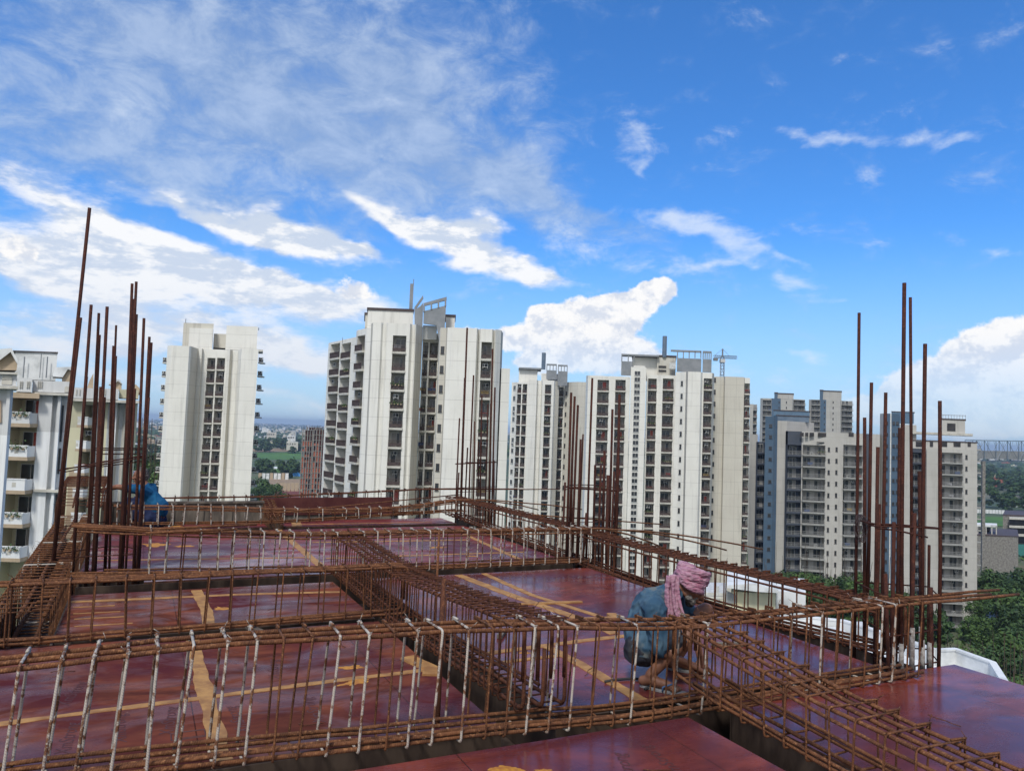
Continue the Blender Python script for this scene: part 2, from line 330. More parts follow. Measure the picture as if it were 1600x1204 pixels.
# ---------------------------------------------------------------- the building we stand on: shell below, formwork deck
rnd = random.Random(5)
t = thing('unfinished_building', 'bare concrete frame of the tower under construction, directly beneath the red formwork deck', 'building', W(2.5, 6, -46))
mb = MB()
for k in range(1, 15):
    z = -3.3*k
    mb.prism([A_(-1.0, -3), A_(5.75, -3), A_(5.75, 13.9), A_(-1.0, 13.9)], z-.15, z)
mb.build('floor_slab', M['concrete'], t).location = -t.location
mb = MB()
for u in (-.9, 2.1, 5.4):
    for v in (-2.8, 1, 4.8, 8.9, 13.3): mb.prism([A_(u, v), A_(u+.3, v), A_(u+.3, v+.45), A_(u, v+.45)], -46.2, -.40)
mb.build('column', M['concrete'], t).location = -t.location
mb = MB()
for u in (.2, 1.3, 2.9, 4.2):
    for v in (-1, .8, 2.6, 4.9, 5.9, 7.4, 9.6, 11, 12.2): MB().bar(W(u, v, -3.29), W(u, v, -.16), .03).build('prop', M['rust_mid'], t).location = -t.location

def panel(name, label, polys, joists=True, mat='ply'):
    t = thing(name, label, 'formwork deck', W(polys[0][0][0], polys[0][0][1], 0)); lo = -Vector(t.location)
    mb = MB()
    for pl in polys: mb.prism([A_(*p) for p in pl], -.018, 0, 1, 0)
    mb.build('plywood_sheeting', [M[mat], M['plyedge']], t, loc=lo)
    mb = MB()
    for pl in polys:
        us = [p[0] for p in pl]; vs = [p[1] for p in pl]; v = min(vs)+.15
        while v < max(vs)-.1:
            mb.prism([A_(min(us)+.04, v), A_(max(us)-.04, v), A_(max(us)-.04, v+.07), A_(min(us)+.04, v+.07)], -.12, -.019); v += .42
    mb.build('joist', M['board_grey'], t, loc=lo)
    return t, lo
def ribbon(t, lo, pts, wd, name='joint_tape', mt='tape', z=.002, jit=.22, th=.0035):
    pts = [Vector(A_(*p)) for p in pts]; P_ = []
    for a, b in zip(pts, pts[1:]):
        k = max(2, int((b-a).length/.05))
        P_ += [a.lerp(b, i/k) for i in range(k)]
    P_.append(pts[-1]); mb = MB(); n = len(P_)
    for i, p in enumerate(P_):
        d = (P_[min(i+1, n-1)]-P_[max(i-1, 0)]).normalized(); s_ = Vector((-d.y, d.x)); wl = wd/2*(1+jit*noise.noise(Vector((p.x*5, p.y*5, 1)))+rnd.uniform(-.04, .04)); wr = wd/2*(1+jit*noise.noise(Vector((p.x*5, p.y*5, 9)))+rnd.uniform(-.04, .04)); zz = z+rnd.uniform(0, .002)
        for q, h in ((p+s_*wl, .0005), (p+s_*wl*.96, zz+th-.002), (p-s_*wr*.96, zz+th-.002), (p-s_*wr, .0005)): mb.v.append(Vector((q.x, q.y, h)))
    for i in range(n-1):
        for k in range(3): mb.face([4*i+k, 4*i+4+k, 4*i+5+k, 4*i+1+k])
    mb.face([0, 1, 2, 3]); mb.face([4*n-1, 4*n-2, 4*n-3, 4*n-4])
    return mb.build(name, M[mt], t, loc=lo)
def splash(t, lo, u, v, ru, rv, seed=0, name='paint_splash', mt='yellow'):
    r = random.Random(seed); n = 40; sk = r.uniform(-.5, .5); mb = MB(); c = A_(u, v); mb.v.append(Vector((c[0], c[1], .0045)))
    for i in range(n):
        a = 2*math.pi*i/n; k = .55+.9*abs(noise.noise(Vector((math.cos(a)*1.6+seed, math.sin(a)*1.6, seed*.3))))+r.uniform(-.08, .12); p = A_(u+ru*k*(math.cos(a)+sk*math.sin(a)), v+rv*k*math.sin(a)); mb.v.append(Vector((p[0], p[1], .001)))
    for i in range(n): mb.face([0, 1+i, 1+(i+1) % n])
    return mb.build(name, M[mt], t, loc=lo)
def stamp(t, lo, u, v, size, rot, body='XmStrong', mt='ink', sh=.25):
    cu_ = bpy.data.curves.new('stamp', 'FONT'); cu_.body = body; cu_.size = size; cu_.shear = sh; cu_.align_x = 'CENTER'; cu_.resolution_u = 3
    tmp = bpy.data.objects.new('tmp', cu_); COL.objects.link(tmp)
    bpy.context.view_layer.update()
    me = bpy.data.meshes.new_from_object(tmp.evaluated_get(bpy.context.evaluated_depsgraph_get())); bpy.data.objects.remove(tmp)
    me.materials.clear(); me.materials.append(M[mt])
    x, y = A_(u, v); o = place('stencil_writing', me, t, Vector((x, y, .0012))+lo, rot); return o

pf, lf = panel('formwork_deck', 'nearest red plywood deck bay in front of the long front rebar cage', [[(-1.6, -1.2), (3.1, -1.2), (3.1, 3.82), (-1.6, 3.82)]], mat='ply_smooth')
splash(pf, lf, 1.75, 3.55, .11, .07, 3); splash(pf, lf, 1.92, 3.48, .05, .03, 4)
stamp(pf, lf, 2.35, 3.3, .11, R_(25.6+70)); stamp(pf, lf, 2.6, 3.35, .10, R_(25.6+85)); ribbon(pf, lf, [(-1.5, 2.6), (3.08, 2.62)], .05)
pr, lr = panel('formwork_deck', 'smooth red plywood deck at the near right corner, showing a blue sky sheen', [[(3.47, -1.2), (5.85, -1.2), (5.85, 4.0), (3.47, 4.0)]], mat='ply_smooth')
ribbon(pr, lr, [(3.5, 3.96), (5.1, 3.985)], .03)
p1, l1 = panel('formwork_deck', 'big front-left red plywood bay crossed by orange tape, right behind the front rebar cage', [[(-1.6, 4.12), (1.96, 4.12), (1.96, 6.62), (-1.6, 6.62)]], mat='ply_dry')
ribbon(p1, l1, [(.45, 6.6), (.45, 5.8), (.46, 5.1), (.46, 4.14)], .10, jit=.35); ribbon(p1, l1, [(-1.5, 5.0), (.5, 5.12), (1.2, 5.17), (1.93, 5.19)], .058, jit=.5)
splash(p1, l1, 1.42, 5.42, .11, .05, 1); splash(p1, l1, 1.38, 5.1, .12, .06, 2)
ribbon(p1, l1, [(1.86, 5.5), (1.94, 5.2), (1.88, 5.06)], .12, 'loose_tape', z=.012)
for (u, v, r_) in ((-.22, 4.72, 88), (.02, 4.78, 92), (.27, 4.80, 85), (.62, 4.7, 95), (1.05, 4.7, 90), (-.25, 5.45, 80), (.95, 5.55, 84)): stamp(p1, l1, u, v, .105, R_(25.6+r_))
mbx = MB()
for (du, dv) in ((0, 0), (.02, .016)):
    for (a, b) in (((.00, .0), (.17, .0)), ((.17, .0), (.17, .10)), ((.17, .10), (.0, .10)), ((.0, .10), (.0, .0))):
        k = 1-du*6; pa, pb = A_(.24+du+a[0]*k, 4.5+dv+a[1]*k), A_(.24+du+b[0]*k, 4.5+dv+b[1]*k)
        mbx.bar((pa[0], pa[1], .001), (pb[0], pb[1], .001), .003, n=4)
mbx.build('stencil_mark', M['ink'], p1, loc=l1)
p2, l2 = panel('formwork_deck', 'narrow left red plywood bay between the second and third cross cages', [[(-.5, 6.80), (1.96, 6.80), (1.96, 8.38), (-.5, 8.38)]], mat='ply_dry')
ribbon(p2, l2, [(-.5, 8.08), (1.0, 8.0), (1.92, 7.86)], .06); ribbon(p2, l2, [(.59, 8.3), (.62, 7.4), (.60, 6.82)], .10)
splash(p2, l2, .75, 7.45, .07, .09, 7)
for k, v in enumerate((7.85, 7.6, 7.4, 7.15)): ribbon(p2, l2, [(-.45+.02*k, v), (-.12+.05*k, v-.02)], .02, 'drip_streak')
p1b, lb = panel('formwork_deck', 'glossy crimson plywood bay between middle and edge cages, where the turbaned worker squats', [[(2.36, 4.12), (5.2, 4.12), (5.2, 8.45), (2.36, 8.45)]], mat='ply_smooth')
ribbon(p1b, lb, [(3.42, 8.4), (3.55, 7.2), (3.72, 6.2), (3.75, 5.6)], .11); ribbon(p1b, lb, [(3.75, 8.4), (3.76, 7.2), (3.95, 6.2)], .07)
ribbon(p1b, lb, [(3.0, 5.5), (3.02, 4.9), (3.0, 4.15)], .09); ribbon(p1b, lb, [(2.4, 5.42), (3.3, 5.5), (4.4, 5.55)], .07); ribbon(p1b, lb, [(2.4, 5.18), (3.0, 5.2)], .05)
ribbon(p1b, lb, [(3.3, 6.85), (4.1, 6.75)], .06, 'loose_tape', z=.01); ribbon(p1b, lb, [(3.6, 6.1), (4.05, 6.05), (4.1, 6.2)], .09, 'loose_tape', z=.015)
splash(p1b, lb, 2.75, 5.35, .06, .05, 9)
mbx = MB(); mbx.tube([W(3.05+.22*math.cos(a), 4.42+.12*math.sin(a), .012) for a in [i*.4 for i in range(-3, 6)]], .009, 8); mbx.build('rubber_hose', M['dark'], p1b, loc=lb, smooth=True)
p3, l3 = panel('formwork_deck', 'wide red plywood bay just beyond the third cross cage with white stirrups', [[(.12, 8.86), (5.2, 8.86), (5.2, 12.62), (.12, 12.62)], [(-.5, 9.45), (.117, 9.45), (.117, 12.62), (-.5, 12.62)]])
ribbon(p3, l3, [(2.03, 8.9), (2.03, 10.5), (2.04, 12.6)], .10); ribbon(p3, l3, [(4.6, 8.95), (4.72, 10.5), (4.8, 11.6)], .07)
ribbon(p3, l3, [(-.4, 10.3), (2.0, 9.97)], .035); ribbon(p3, l3, [(2.2, 9.85), (3.5, 9.8), (4.95, 9.75)], .05); ribbon(p3, l3, [(2.3, 11.2), (4.6, 11.0)], .05)
splash(p3, l3, .25, 11.4, .2, .18, 11); splash(p3, l3, .6, 11.2, .15, .1, 12); splash(p3, l3, 3.9, 10.4, .12, .09, 13); splash(p3, l3, 4.1, 9.6, .1, .05, 14)
p4, l4 = panel('formwork_deck', 'farthest strip of red plywood deck, left part beside the squatting worker in the blue shirt', [[(-.5, 12.95), (1.93, 12.95), (1.93, 13.5), (-.5, 13.5)]])
splash(p4, l4, .55, 13.3, .16, .12, 21)
p5, l5 = panel('formwork_deck', 'farthest strip of red plywood deck, right part under the two far cages', [[(2.2, 12.95), (5.2, 12.95), (5.2, 13.75), (2.2, 13.75)]])
ribbon(p5, l5, [(2.4, 12.98), (2.5, 13.7)], .16); ribbon(p5, l5, [(2.5, 13.2), (4.8, 13.15)], .04)

def trough(label, ax, a0, a1, b0, b1, gaps=(), gaps2=None, depth=.36, ztop=-.0185):
    """plywood beam mould: two sides and a bottom, running along ax from a0 to a1, between b0 and b1; gaps = spans left open where beams cross"""
    f = (lambda s, o: A_(s, o)) if ax == 'u' else (lambda s, o: A_(o, s))
    t = thing('beam_mould', label, 'formwork', Vector((*f((a0+a1)/2, (b0+b1)/2), -depth))); lo = -Vector(t.location)
    for side, (c0, c1) in enumerate(((b0-.018, b0), (b1, b1+.018))):
        mb = MB(); sp = [a0]+[x for g_ in (gaps if side == 0 or gaps2 is None else gaps2) for x in g_]+[a1]
        for i in range(0, len(sp), 2):
            mb.prism([f(sp[i], c0), f(sp[i+1], c0), f(sp[i+1], c1), f(sp[i], c1)], -depth, ztop)
            s = sp[i]+.3
            while s < sp[i+1]-.1:
                o0, o1 = (c0-.05, c0-.001) if side == 0 else (c1+.001, c1+.05)
                mb.prism([f(s, o0), f(s+.06, o0), f(s+.06, o1), f(s, o1)], -depth, -.13); s += .6
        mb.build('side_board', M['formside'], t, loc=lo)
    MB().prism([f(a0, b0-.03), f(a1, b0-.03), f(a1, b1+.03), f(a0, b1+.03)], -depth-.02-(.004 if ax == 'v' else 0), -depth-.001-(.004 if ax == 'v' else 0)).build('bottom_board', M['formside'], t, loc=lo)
    return t, lo
trough('dark beam mould under the long front rebar cage', 'u', -1.5, 5.5, 3.84, 4.10, gaps=((3.12, 3.45),), gaps2=((1.98, 2.34), (5.2, 5.5)))
trough('dark beam mould under the second cross cage, left', 'u', -.5, 1.97, 6.64, 6.78)
trough('dark beam mould under the third cross cage with white stirrups', 'u', -.5, 5.2, 8.42, 8.84, gaps=((1.98, 2.34),), gaps2=())
trough('deep beam mould under the middle cage that runs away from the viewer', 'v', 4.11, 8.42, 1.98, 2.34, gaps=((6.64, 6.78),))
trough('beam mould under the near right cage, between the two nearest deck bays', 'v', -1.2, 3.83, 3.12, 3.45)
trough('edge beam mould along the right side of the deck', 'v', 4.1, 13.8, 5.22, 5.52, gaps=((8.42, 8.84), (12.64, 12.93)))
trough('edge beam mould along the left side of the deck', 'v', 6.7, 13.8, -.95, -.52, gaps=((8.42, 9.4), (12.64, 12.93)))
trough('beam mould under the far slack cage', 'u', -.5, 5.2, 12.64, 12.93, gaps=((1.95, 2.2),))
t = thing('column_mould', 'dark plywood box mould around the feet of the left column bars', 'formwork', W(-.2, 9.1, -.4)); lo = -Vector(t.location)
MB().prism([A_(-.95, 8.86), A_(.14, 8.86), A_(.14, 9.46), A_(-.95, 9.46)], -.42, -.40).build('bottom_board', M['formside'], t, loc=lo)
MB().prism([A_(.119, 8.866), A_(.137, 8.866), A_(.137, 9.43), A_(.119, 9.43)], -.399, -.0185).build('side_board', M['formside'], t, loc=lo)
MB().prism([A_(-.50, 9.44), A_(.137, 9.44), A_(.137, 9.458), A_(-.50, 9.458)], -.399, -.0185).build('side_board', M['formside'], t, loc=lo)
# far upstand boards
t = thing('upstand_board', 'weathered grey shutter board standing along the far edge, behind the blue-shirted worker', 'formwork', W(.6, 13.85, 0)); lo = -Vector(t.location)
MB().prism([A_(-.5, 13.82), A_(1.98, 13.82), A_(1.98, 13.85), A_(-.5, 13.85)], -.36, .30).build('board', M['board_grey'], t, loc=lo)
mb = MB()
for k in range(6): mb.prism([A_(-.4+.45*k, 13.8), A_(-.33+.45*k, 13.8), A_(-.33+.45*k, 13.819), A_(-.4+.45*k, 13.819)], -.3, .27)
mb.prism([A_(-.5, 13.79), A_(1.98, 13.79), A_(1.98, 13.87), A_(-.5, 13.87)], .301, .335); mb.build('batten', M['board_grey'], t, loc=lo)
t = thing('upstand_board', 'dark red shutter board standing on the far edge below tower with grey fins', 'formwork', W(3, 13.95, 0)); lo = -Vector(t.location)
MB().prism([A_(2.0, 14.12), A_(4.35, 14.12), A_(4.35, 14.14), A_(2.0, 14.14)], .05, .36).build('board', M['board_red'], t, loc=lo)
MB().prism([A_(2.0, 14.142), A_(4.35, 14.142), A_(4.35, 14.2), A_(2.0, 14.2)], -.36, .30).build('batten', M['board_grey'], t, loc=lo)
t = thing('side_shutter', 'grey plank shutter along the left edge, below the tilted ladder-like cage', 'formwork', W(-1, 7, 0)); lo = -Vector(t.location)
for k in range(8):
    v = 6.6+k*.28; MB().prism([A_(-1.02, v), A_(-.975, v), A_(-.975, v+.26), A_(-1.02, v+.26)], -.55, -.05+.05*rnd.random()).build('plank', M['board_grey'], t, loc=lo)

# ---------------------------------------------------------------- rebar cages
def lerp_prof(pr, s):
    if s <= pr[0][0]: return pr[0][1]
    for (a, za), (b, zb) in zip(pr, pr[1:]):
        if s <= b: return za+(zb-za)*(s-a)/(b-a)
    return pr[-1][1]
def arc(p0, p1, p2, r, k=3):    # rounded corner at p1
    a = (p0-p1).normalized(); b = (p2-p1).normalized(); A0 = p1+a*r; B0 = p1+b*r
    return [A0.lerp(p1, i/k).lerp(p1.lerp(B0, i/k), i/k) for i in range(k+1)]
def cage(label, ax, o0, o1, top, bot, s0, s1, step, mats=('rust', 'rust'), rs=.006, rb=.0125, nt=4, nb=3, mid=True, shear=None, white=None,
         ext=(0, 0), bars_ext=(), bend0=None, bend1=None, st0=None, st1=None, group=None, doubles=0, seed=1, dz_ext=0.0, hook=True):
    r = random.Random(seed)
    Pp = (lambda s, o, z: W(s, o, z)) if ax == 'u' else (lambda s, o, z: W(o, s, z))
    t = thing('beam_cage', label, 'rebar cage', Pp((s0+s1)/2, (o0+o1)/2, lerp_prof(bot, (s0+s1)/2)), group=group or 'tied beam cages on the deck'); lo = -Vector(t.location)
    def barpath(f, pr, dz, a, b, e0, e1, be0, be1, up):
        pts = []; n = max(3, int((b-a)/.35)); o = o0+(o1-o0)*f
        for i in range(n+1):
            s = a+(b-a)*i/n; pts.append(Pp(s, o+r.uniform(-.006, .006), lerp_prof(pr, s)+dz+r.uniform(-.005, .005)))
        if be0: p = pts[0]; q = p+ZU*(be0*up); pts = [q]+arc(q, p, pts[1], .05)+pts[1:]
        if be1: p = pts[-1]; q = p+ZU*(be1*up); pts = pts[:-1]+arc(pts[-2], p, q, .05)+[q]
        return pts
    for i in range(nt):
        f = (i+.5)/nt if nt > 3 else (i/(nt-1) if nt > 1 else .5); f = .06+.88*f if nt <= 3 else i/(nt-1)*.88+.06
        e = bars_ext[i] if i < len(bars_ext) else 0
        pts = barpath(f, top, 0, s0-ext[0]*r.uniform(.5, 1), s1+e, 0, 0, bend0, bend1 if not e else None, -1)
        if e and dz_ext:
            o_ = len(pts)
            for k in range(o_):
                p = pts[k]; s = (p.dot(UD) if ax == 'u' else p.dot(VD))-s1
                if s > 0: p.z += dz_ext*(s/e)**1.6
        MB().tube(pts, rb, 8).build('main_bar', M[mats[0]], t, smooth=True, loc=lo)
    if mid:
        for f in (.0, 1.0):
            MB().tube(barpath(f, top, -.045, s0+.05, s1-.1, 0, 0, None, None, -1), rb*.85, 8).build('main_bar', M[mats[0]], t, smooth=True, loc=lo)
    for i in range(nb):
        f = .06+.88*i/(max(nb-1, 1))
        MB().tube(barpath(f, bot, 0, s0, s1, 0, 0, bend0 and bend0*1.1, bend1, 1), rb, 8).build('main_bar', M[mats[0]], t, smooth=True, loc=lo)
        if i % 2 == 0:
            MB().tube(barpath(f, bot, .028, s0+.3, s1-.2, 0, 0, None, None, 1), rb*.9, 8).build('main_bar', M[mats[0]], t, smooth=True, loc=lo)
    s = st0 if st0 is not None else s0+.05; E_ = st1 if st1 is not None else s1-.03; k = 0
    while s < E_:
        sh = shear(s) if shear else 0; sh += r.uniform(-.018, .018); sh2 = r.uniform(-.02, .02)
        zt, zb = lerp_prof(top, s)+rb+rs, lerp_prof(bot, s-sh)-rb-rs; n_, f_ = o0-rb*.6-rs, o1+rb*.6+rs
        c = [Pp(s+sh2, f_, zt), Pp(s, n_, zt), Pp(s-sh, n_, zb), Pp(s-sh+sh2, f_, zb)]
        pts = [c[0]+ZU*.0+(c[1]-c[0])*.12-ZU*.055] if hook else []
        pts += [c[0]+(c[1]-c[0])*.04]+arc(c[0], c[1], c[2], .022)+arc(c[1], c[2], c[3], .022)+arc(c[2], c[3], c[0], .022)+[c[0]+ZU*.008, c[0]+(c[1]-c[0])*.3+ZU*.01]
        mt = M['rust_white'] if (white and white(s, r)) else M[mats[1]]
        sm = MB().tube(pts, rs*(1.18 if mt is M['rust_white'] else 1), 6)
        if r.random() < .7:
            for cc in (c[0], c[1]):
                q_ = cc+Vector((r.uniform(-.02, .02), r.uniform(-.02, .02), .012)); sm.tube([q_, q_+Vector((r.uniform(-.035, .035), r.uniform(-.035, .035), r.uniform(.0, .035)))], .0018, 4); sm.tube([cc+ZU*-.012+(c[1]-c[0]).normalized()*.004, cc+ZU*.008+UD*.012, cc+ZU*.004-UD*.012], .0026, 4)
        o = sm.build('stirrup', mt, t, smooth=True, loc=lo)
        if mt is M['rust_white']: o['label'] = 'stirrup splashed with white cement'
        s += step*r.uniform(.88, 1.12); k += 1
    return t, lo
cage('long front rebar cage spanning the whole picture, thick bars with white-splashed stirrups', 'u', 3.85, 4.07,
     [(-1.3, .58), (-.47, .62), (.19, .645), (.55, .65), (1.9, .61), (3.1, .525), (4, .53), (5.3, .535), (6.5, .53)], [(-1.3, .14), (.3, .12), (1.34, .075), (1.92, .055), (2.77, .01), (3.3, .01), (5.3, .03)],
     -1.3, 5.3, .138, rb=.0122, rs=.0060, nt=3, nb=3, mid=False, shear=lambda s: .03, white=lambda s, r: r.random() < (.76 if s < 3.0 else .3 if s < 4 else .5), bars_ext=(1.15, .95, 1.2, .6))
cage('short second cross cage on the left, rusty stirrups, ending at the middle cage', 'u', 6.58, 6.74, [(-1.6, .45), (2.1, .465)], [(-1.6, .03), (2.1, .06)], -1.6, 2.2, .19, rs=.0062, nt=3, nb=2, rb=.0115, mid=False,
     bend1=.3, white=lambda s, r: False, seed=2)
cage('third cross cage with slender white stirrups, its top bars poking out past the right edge', 'u', 8.5, 8.70, [(-.6, .63), (.5, .55), (1.8, .49), (2.8, .49), (5.3, .475)], [(-.6, .15), (.5, .12), (2.8, .07), (5.2, .07)], -.55, 5.3, .155, rs=.0066, rb=.011, nt=3, nb=3,
     mats=('rust', 'rust_mid'), white=lambda s, r: r.random() < .85, bars_ext=(2.9, 2.3, 1.4), dz_ext=-.36, st0=.15, seed=3)
cage('middle cage of dense stirrups running away from the front cage, hooked bar ends', 'v', 2.0, 2.30, [(3.9, .60), (4.4, .56), (5.08, .50), (6.6, .415), (8.7, .45)], [(3.9, .14), (5, .10), (6.6, .03), (8.7, .06)], 3.92, 8.72, .098,
     rs=.0055, nt=4, nb=3, mid=False, rb=.0115, bend0=.30, mats=('rust_mid', 'rust_mid'), seed=4)
cage('cage tilting towards the viewer at bottom right, where the turbaned worker ties wire', 'v', 3.09, 3.38, [(.9, .33), (2.0, .37), (2.9, .41), (3.8, .53), (4.0, .54)], [(.9, .06), (2.7, .12), (3.7, .17), (3.95, .22)], .9, 3.98, .15,
     rs=.006, rb=.0115, nt=4, nb=3, mats=('rust', 'rust'), seed=5, bend1=.2)
cage('right edge cage that runs back along the deck side to the far column bars', 'v', 5.23, 5.50, [(4.15, .44), (5.4, .425), (7.4, .395), (9.7, .42), (13.6, .40)], [(4.1, .10), (5.8, .0), (7.4, -.03), (8.8, .0), (13.6, .10)], 4.15, 13.65, .152,
     rs=.0064, rb=.012, nt=4, nb=3, mats=('rust_mid', 'rust_mid'), bend0=.3, seed=6)
cage('ladder-like cage along the left edge, its top a rusty grid beside the white apartment house', 'v', -.93, -.56, [(6.8, .17), (8.3, .20), (10.5, .24), (12.4, .28)], [(6.8, -.30), (12.4, -.30)], 6.85, 12.4, .135, rs=.0072, rb=.016, nt=3, nb=3, seed=7, white=lambda s, r: r.random() < .18)
cage('tall end cage at the far left corner that the blue-shirted worker reaches over', 'v', -1.0, -.42, [(12.5, .40), (13.0, .62), (14.2, .70)], [(12.4, -.3), (14.2, -.3)], 12.45, 14.2, .085, rs=.007, rb=.012, nt=4, nb=3, mats=('rust_mid', 'rust_mid'), seed=8)
cage('slack far cross cage sagging in the middle, with white stirrups', 'u', 12.76, 12.93, [(-.3, .38), (1.1, .345), (1.9, .305), (3.0, .28), (4, .30), (5.2, .44)], [(-.3, .1), (2, .09), (3.8, .17), (5.1, .24)], -.3, 5.3, .19, rs=.0072, rb=.011, nt=3, nb=2,
     mats=('rust', 'rust_mid'), white=lambda s, r: r.random() < .7, bars_ext=(2.4, 1.5), dz_ext=-.2, seed=9)
cage('farthest thin cage along the back edge in front of the shutter boards', 'u', 14.22, 14.4, [(-.2, .34), (2.0, .36), (3.7, .43), (5.1, .50), (8, .5)], [(-.2, .0), (5.4, .05)], -.2, 5.4, .24, rs=.0072, rb=.010, nt=2, nb=2, mats=('rust_mid', 'rust_mid'), white=lambda s, r: r.random() < .3,
     bars_ext=(2.6, 1.7), mid=False, seed=10)
cage('short stub cage joining the slack far cage to the back edge', 'v', 1.97, 2.15, [(12.9, .12), (14.1, .33)], [(12.8, -.25), (14.1, -.05)], 12.85, 14.1, .12, rs=.006, rb=.011, nt=3, nb=2, seed=11)
# loose bars lying about
def loose(label, pts, r=.011, mt='rust'):
    o = MB().tube(pts, r, 8).build('loose_rebar', M[mt], None, smooth=True, origin=pts[0]); return tag(o, label, 'rebar')
loose('single upright rusty bar poking up at the joint of middle and second cages', [W(2.42, 6.45, -.3), W(2.43, 6.45, .8)], .011)
loose('thick ribbed stub bar leaning in front of the middle beam mould', [W(1.62, 4.2, .0), W(1.72, 4.45, .78)], .014, 'rust_mid')
loose('long bar resting across the two far cages, slanting down to the left', [W(1.9, 11.9, .35), W(5.3, 13.1, .50)], .010)
loose('short bar lying near the left column on the third cage', [W(.2, 8.42, .60), W(1.15, 8.46, .62)], .012)
loose('second short bar lying near the left column, just under the other', [W(.1, 8.36, .57), W(.95, 8.38, .585)], .012)
loose('long thin bar laid along the edge cage beside the centre-right column', [W(5.15, 9.9, .50), W(6.9, 9.2, .42)], .009)

# ---------------------------------------------------------------- column starter bars
def column(label, bars, ties, vmap, group='column starter bars around the deck', zb=-.45, r=.016, mt='rust_dark', crust=None, extra=None):
    c = sum(b[2] for b in bars)/len(bars); p0 = onv(c, sum(b[3] for b in bars)/len(bars), vmap(0)); p0.z = zb
    t = thing('column_cage', label, 'column rebar', p0, group=group); lo = -Vector(t.location); P0 = []
    for i, (xt, yt, xb, yb, vv, k) in enumerate(bars):
        v = vmap(vv); a = onv(xt, yt, v); b = onv(xb, yb, v); d = (a-b)/(a.z-b.z); base = b+d*(zb-b.z)
        mid = base.lerp(a, .5)+Vector((rnd.uniform(-.01, .01), rnd.uniform(-.01, .01), 0))
        MB().tube([base, mid, a], r*k, 8).build('column_bar', M[mt], t, smooth=True, loc=lo); P0.append((base, d))
        if crust and i in crust:
            q0 = base+d*(-.03-zb); q1 = base+d*(crust[i]-zb)
            o = MB().tube([q0, q0.lerp(q1, .5), q1], [r*k*1.35, r*k*1.25, r*k*1.08], 8).build('mortar_crust', M['crust'], t, smooth=True, loc=lo)
    for wire in ties:
        MB().tube([onv(x, y, vmap(vv)) for x, y, vv in wire], .007, 6).build('column_tie', M[mt], t, smooth=True, loc=lo)
    for z in (.5, .25, 0, -.2):
        qs = sorted({(round(q.x, 4), round(q.y, 4)) for q in (P0[k][0]+P0[k][1]*(z-zb) for k in range(len(P0)))})
        def half(pp):
            h_ = []
            for p in pp:
                while len(h_) > 1 and (h_[-1][0]-h_[-2][0])*(p[1]-h_[-2][1])-(h_[-1][1]-h_[-2][1])*(p[0]-h_[-2][0]) <= 0: h_.pop()
                h_.append(p)
            return h_[:-1]
        hu_ = half(qs)+half(qs[::-1]); MB().tube([(p[0], p[1], z+.006*k) for k, p in enumerate(hu_+hu_[:1])], .006, 6).build('column_tie', M[mt], t, smooth=True, loc=lo)
    return t, lo
M['crust'] = simple('mortar_crust', (.42, .40, .37), (.20, .17, .15), 30, .95, .6)
LB = [(140,325,88,830,0,1.1),(126,496,90,825,0,1.0),(142.5,476,118,830,0,1),(135,588,119,820,0,1),(154.5,489,136,850,1,.9),(155.5,523,138,850,1,.9),(157,604,146,850,0,.8),(167.5,479,150,850,0,1.05),
      (181.5,508,166,860,2,.75),(177,540,164,860,2,.7),(181,556,172,862,1,.85),(206.5,443,186,900,0,.95),(213,440,191,890,1,.95),(209,467,189,895,2,.8),(206,517,187,900,0,1),(214,491,197,880,2,.7),
      (225,497,208,900,0,.95),(222.5,554,210,895,1,.85),(233.5,526,213,905,0,.9),(236.5,535,216,905,1,.95),(232.5,621,214,903,0,.9),(200,612,186,890,2,.8),(164,620,152,850,1,.7),(211,607,196,890,1,.8)]
column('tall leaning starter bars of the left column, in front of the blue-shirted worker', LB, [[(92,734,0),(150,724,0),(226,711,0)],[(92,735,0),(160,721,.6),(228,712,1)],[(96,738,1.5),(170,724,1.5),(227,714,1)],[(97,732,1),(140,728,0),(200,719,0),(228,713,0),(226,710,1)],[(148,700,2),(226,700,2)],[(148,703,2),(226,702,2)],[(150,709,2),(224,709,2)],[(150,730,2),(225,720,2)]], lambda k: 9.0+.22*k)
BB = [(730,512,720.5,800,0,1.1),(726,590,719,805,1,.9),(718,653,711.5,819,0,.9),(717,738,713,819,1,.9),(740,586,732,805,0,1),(730.6,699,727,800,1,.9),(742,658,738.5,819,0,.9),(753,617,750,819,0,.9),(762.5,631,757.5,819,1,.9),
      (769.7,545,764.5,819,0,1.1),(767,630,763,815,1,1),(773.4,605,768,819,0,1),(772,719,771.5,819,1,.9),(748,690,745,819,1,.8)]
column('slim starter bars of the far centre column, in front of the tower with grey fins', BB, [[(711,725,0),(776,722,0)],[(712,724,1),(775,721,1)],[(727,722,.5),(765,722,.5)],[(712,762,0),(775,760,0)],[(713,790,0),(774,788,0)]], lambda k: 13.6+.25*k)
MR = [(892.5,613,886,830,0,1),(898,619,890.5,820,1,1),(903,632.5,895,822,0,.95),(894.5,706,892.5,814,1,.85),(883,753,880,814,0,.85),(907.4,686,903,822,0,.9),(911,678,905.7,822,1,.7),(925.5,590.5,918,825,0,.9),(916.4,801,915,825,0,1),
      (930,726,927.5,828,1,1),(939,726,936.7,828,0,.9),(944.7,704,941,828,1,1.1),(950.3,742,949,828,0,1.4),(957,639,951.7,828,1,1.05),(959.5,736,956.8,828,0,.9),(968,616,962.5,828,0,1.15),(965.5,700,961,826,1,.9)]
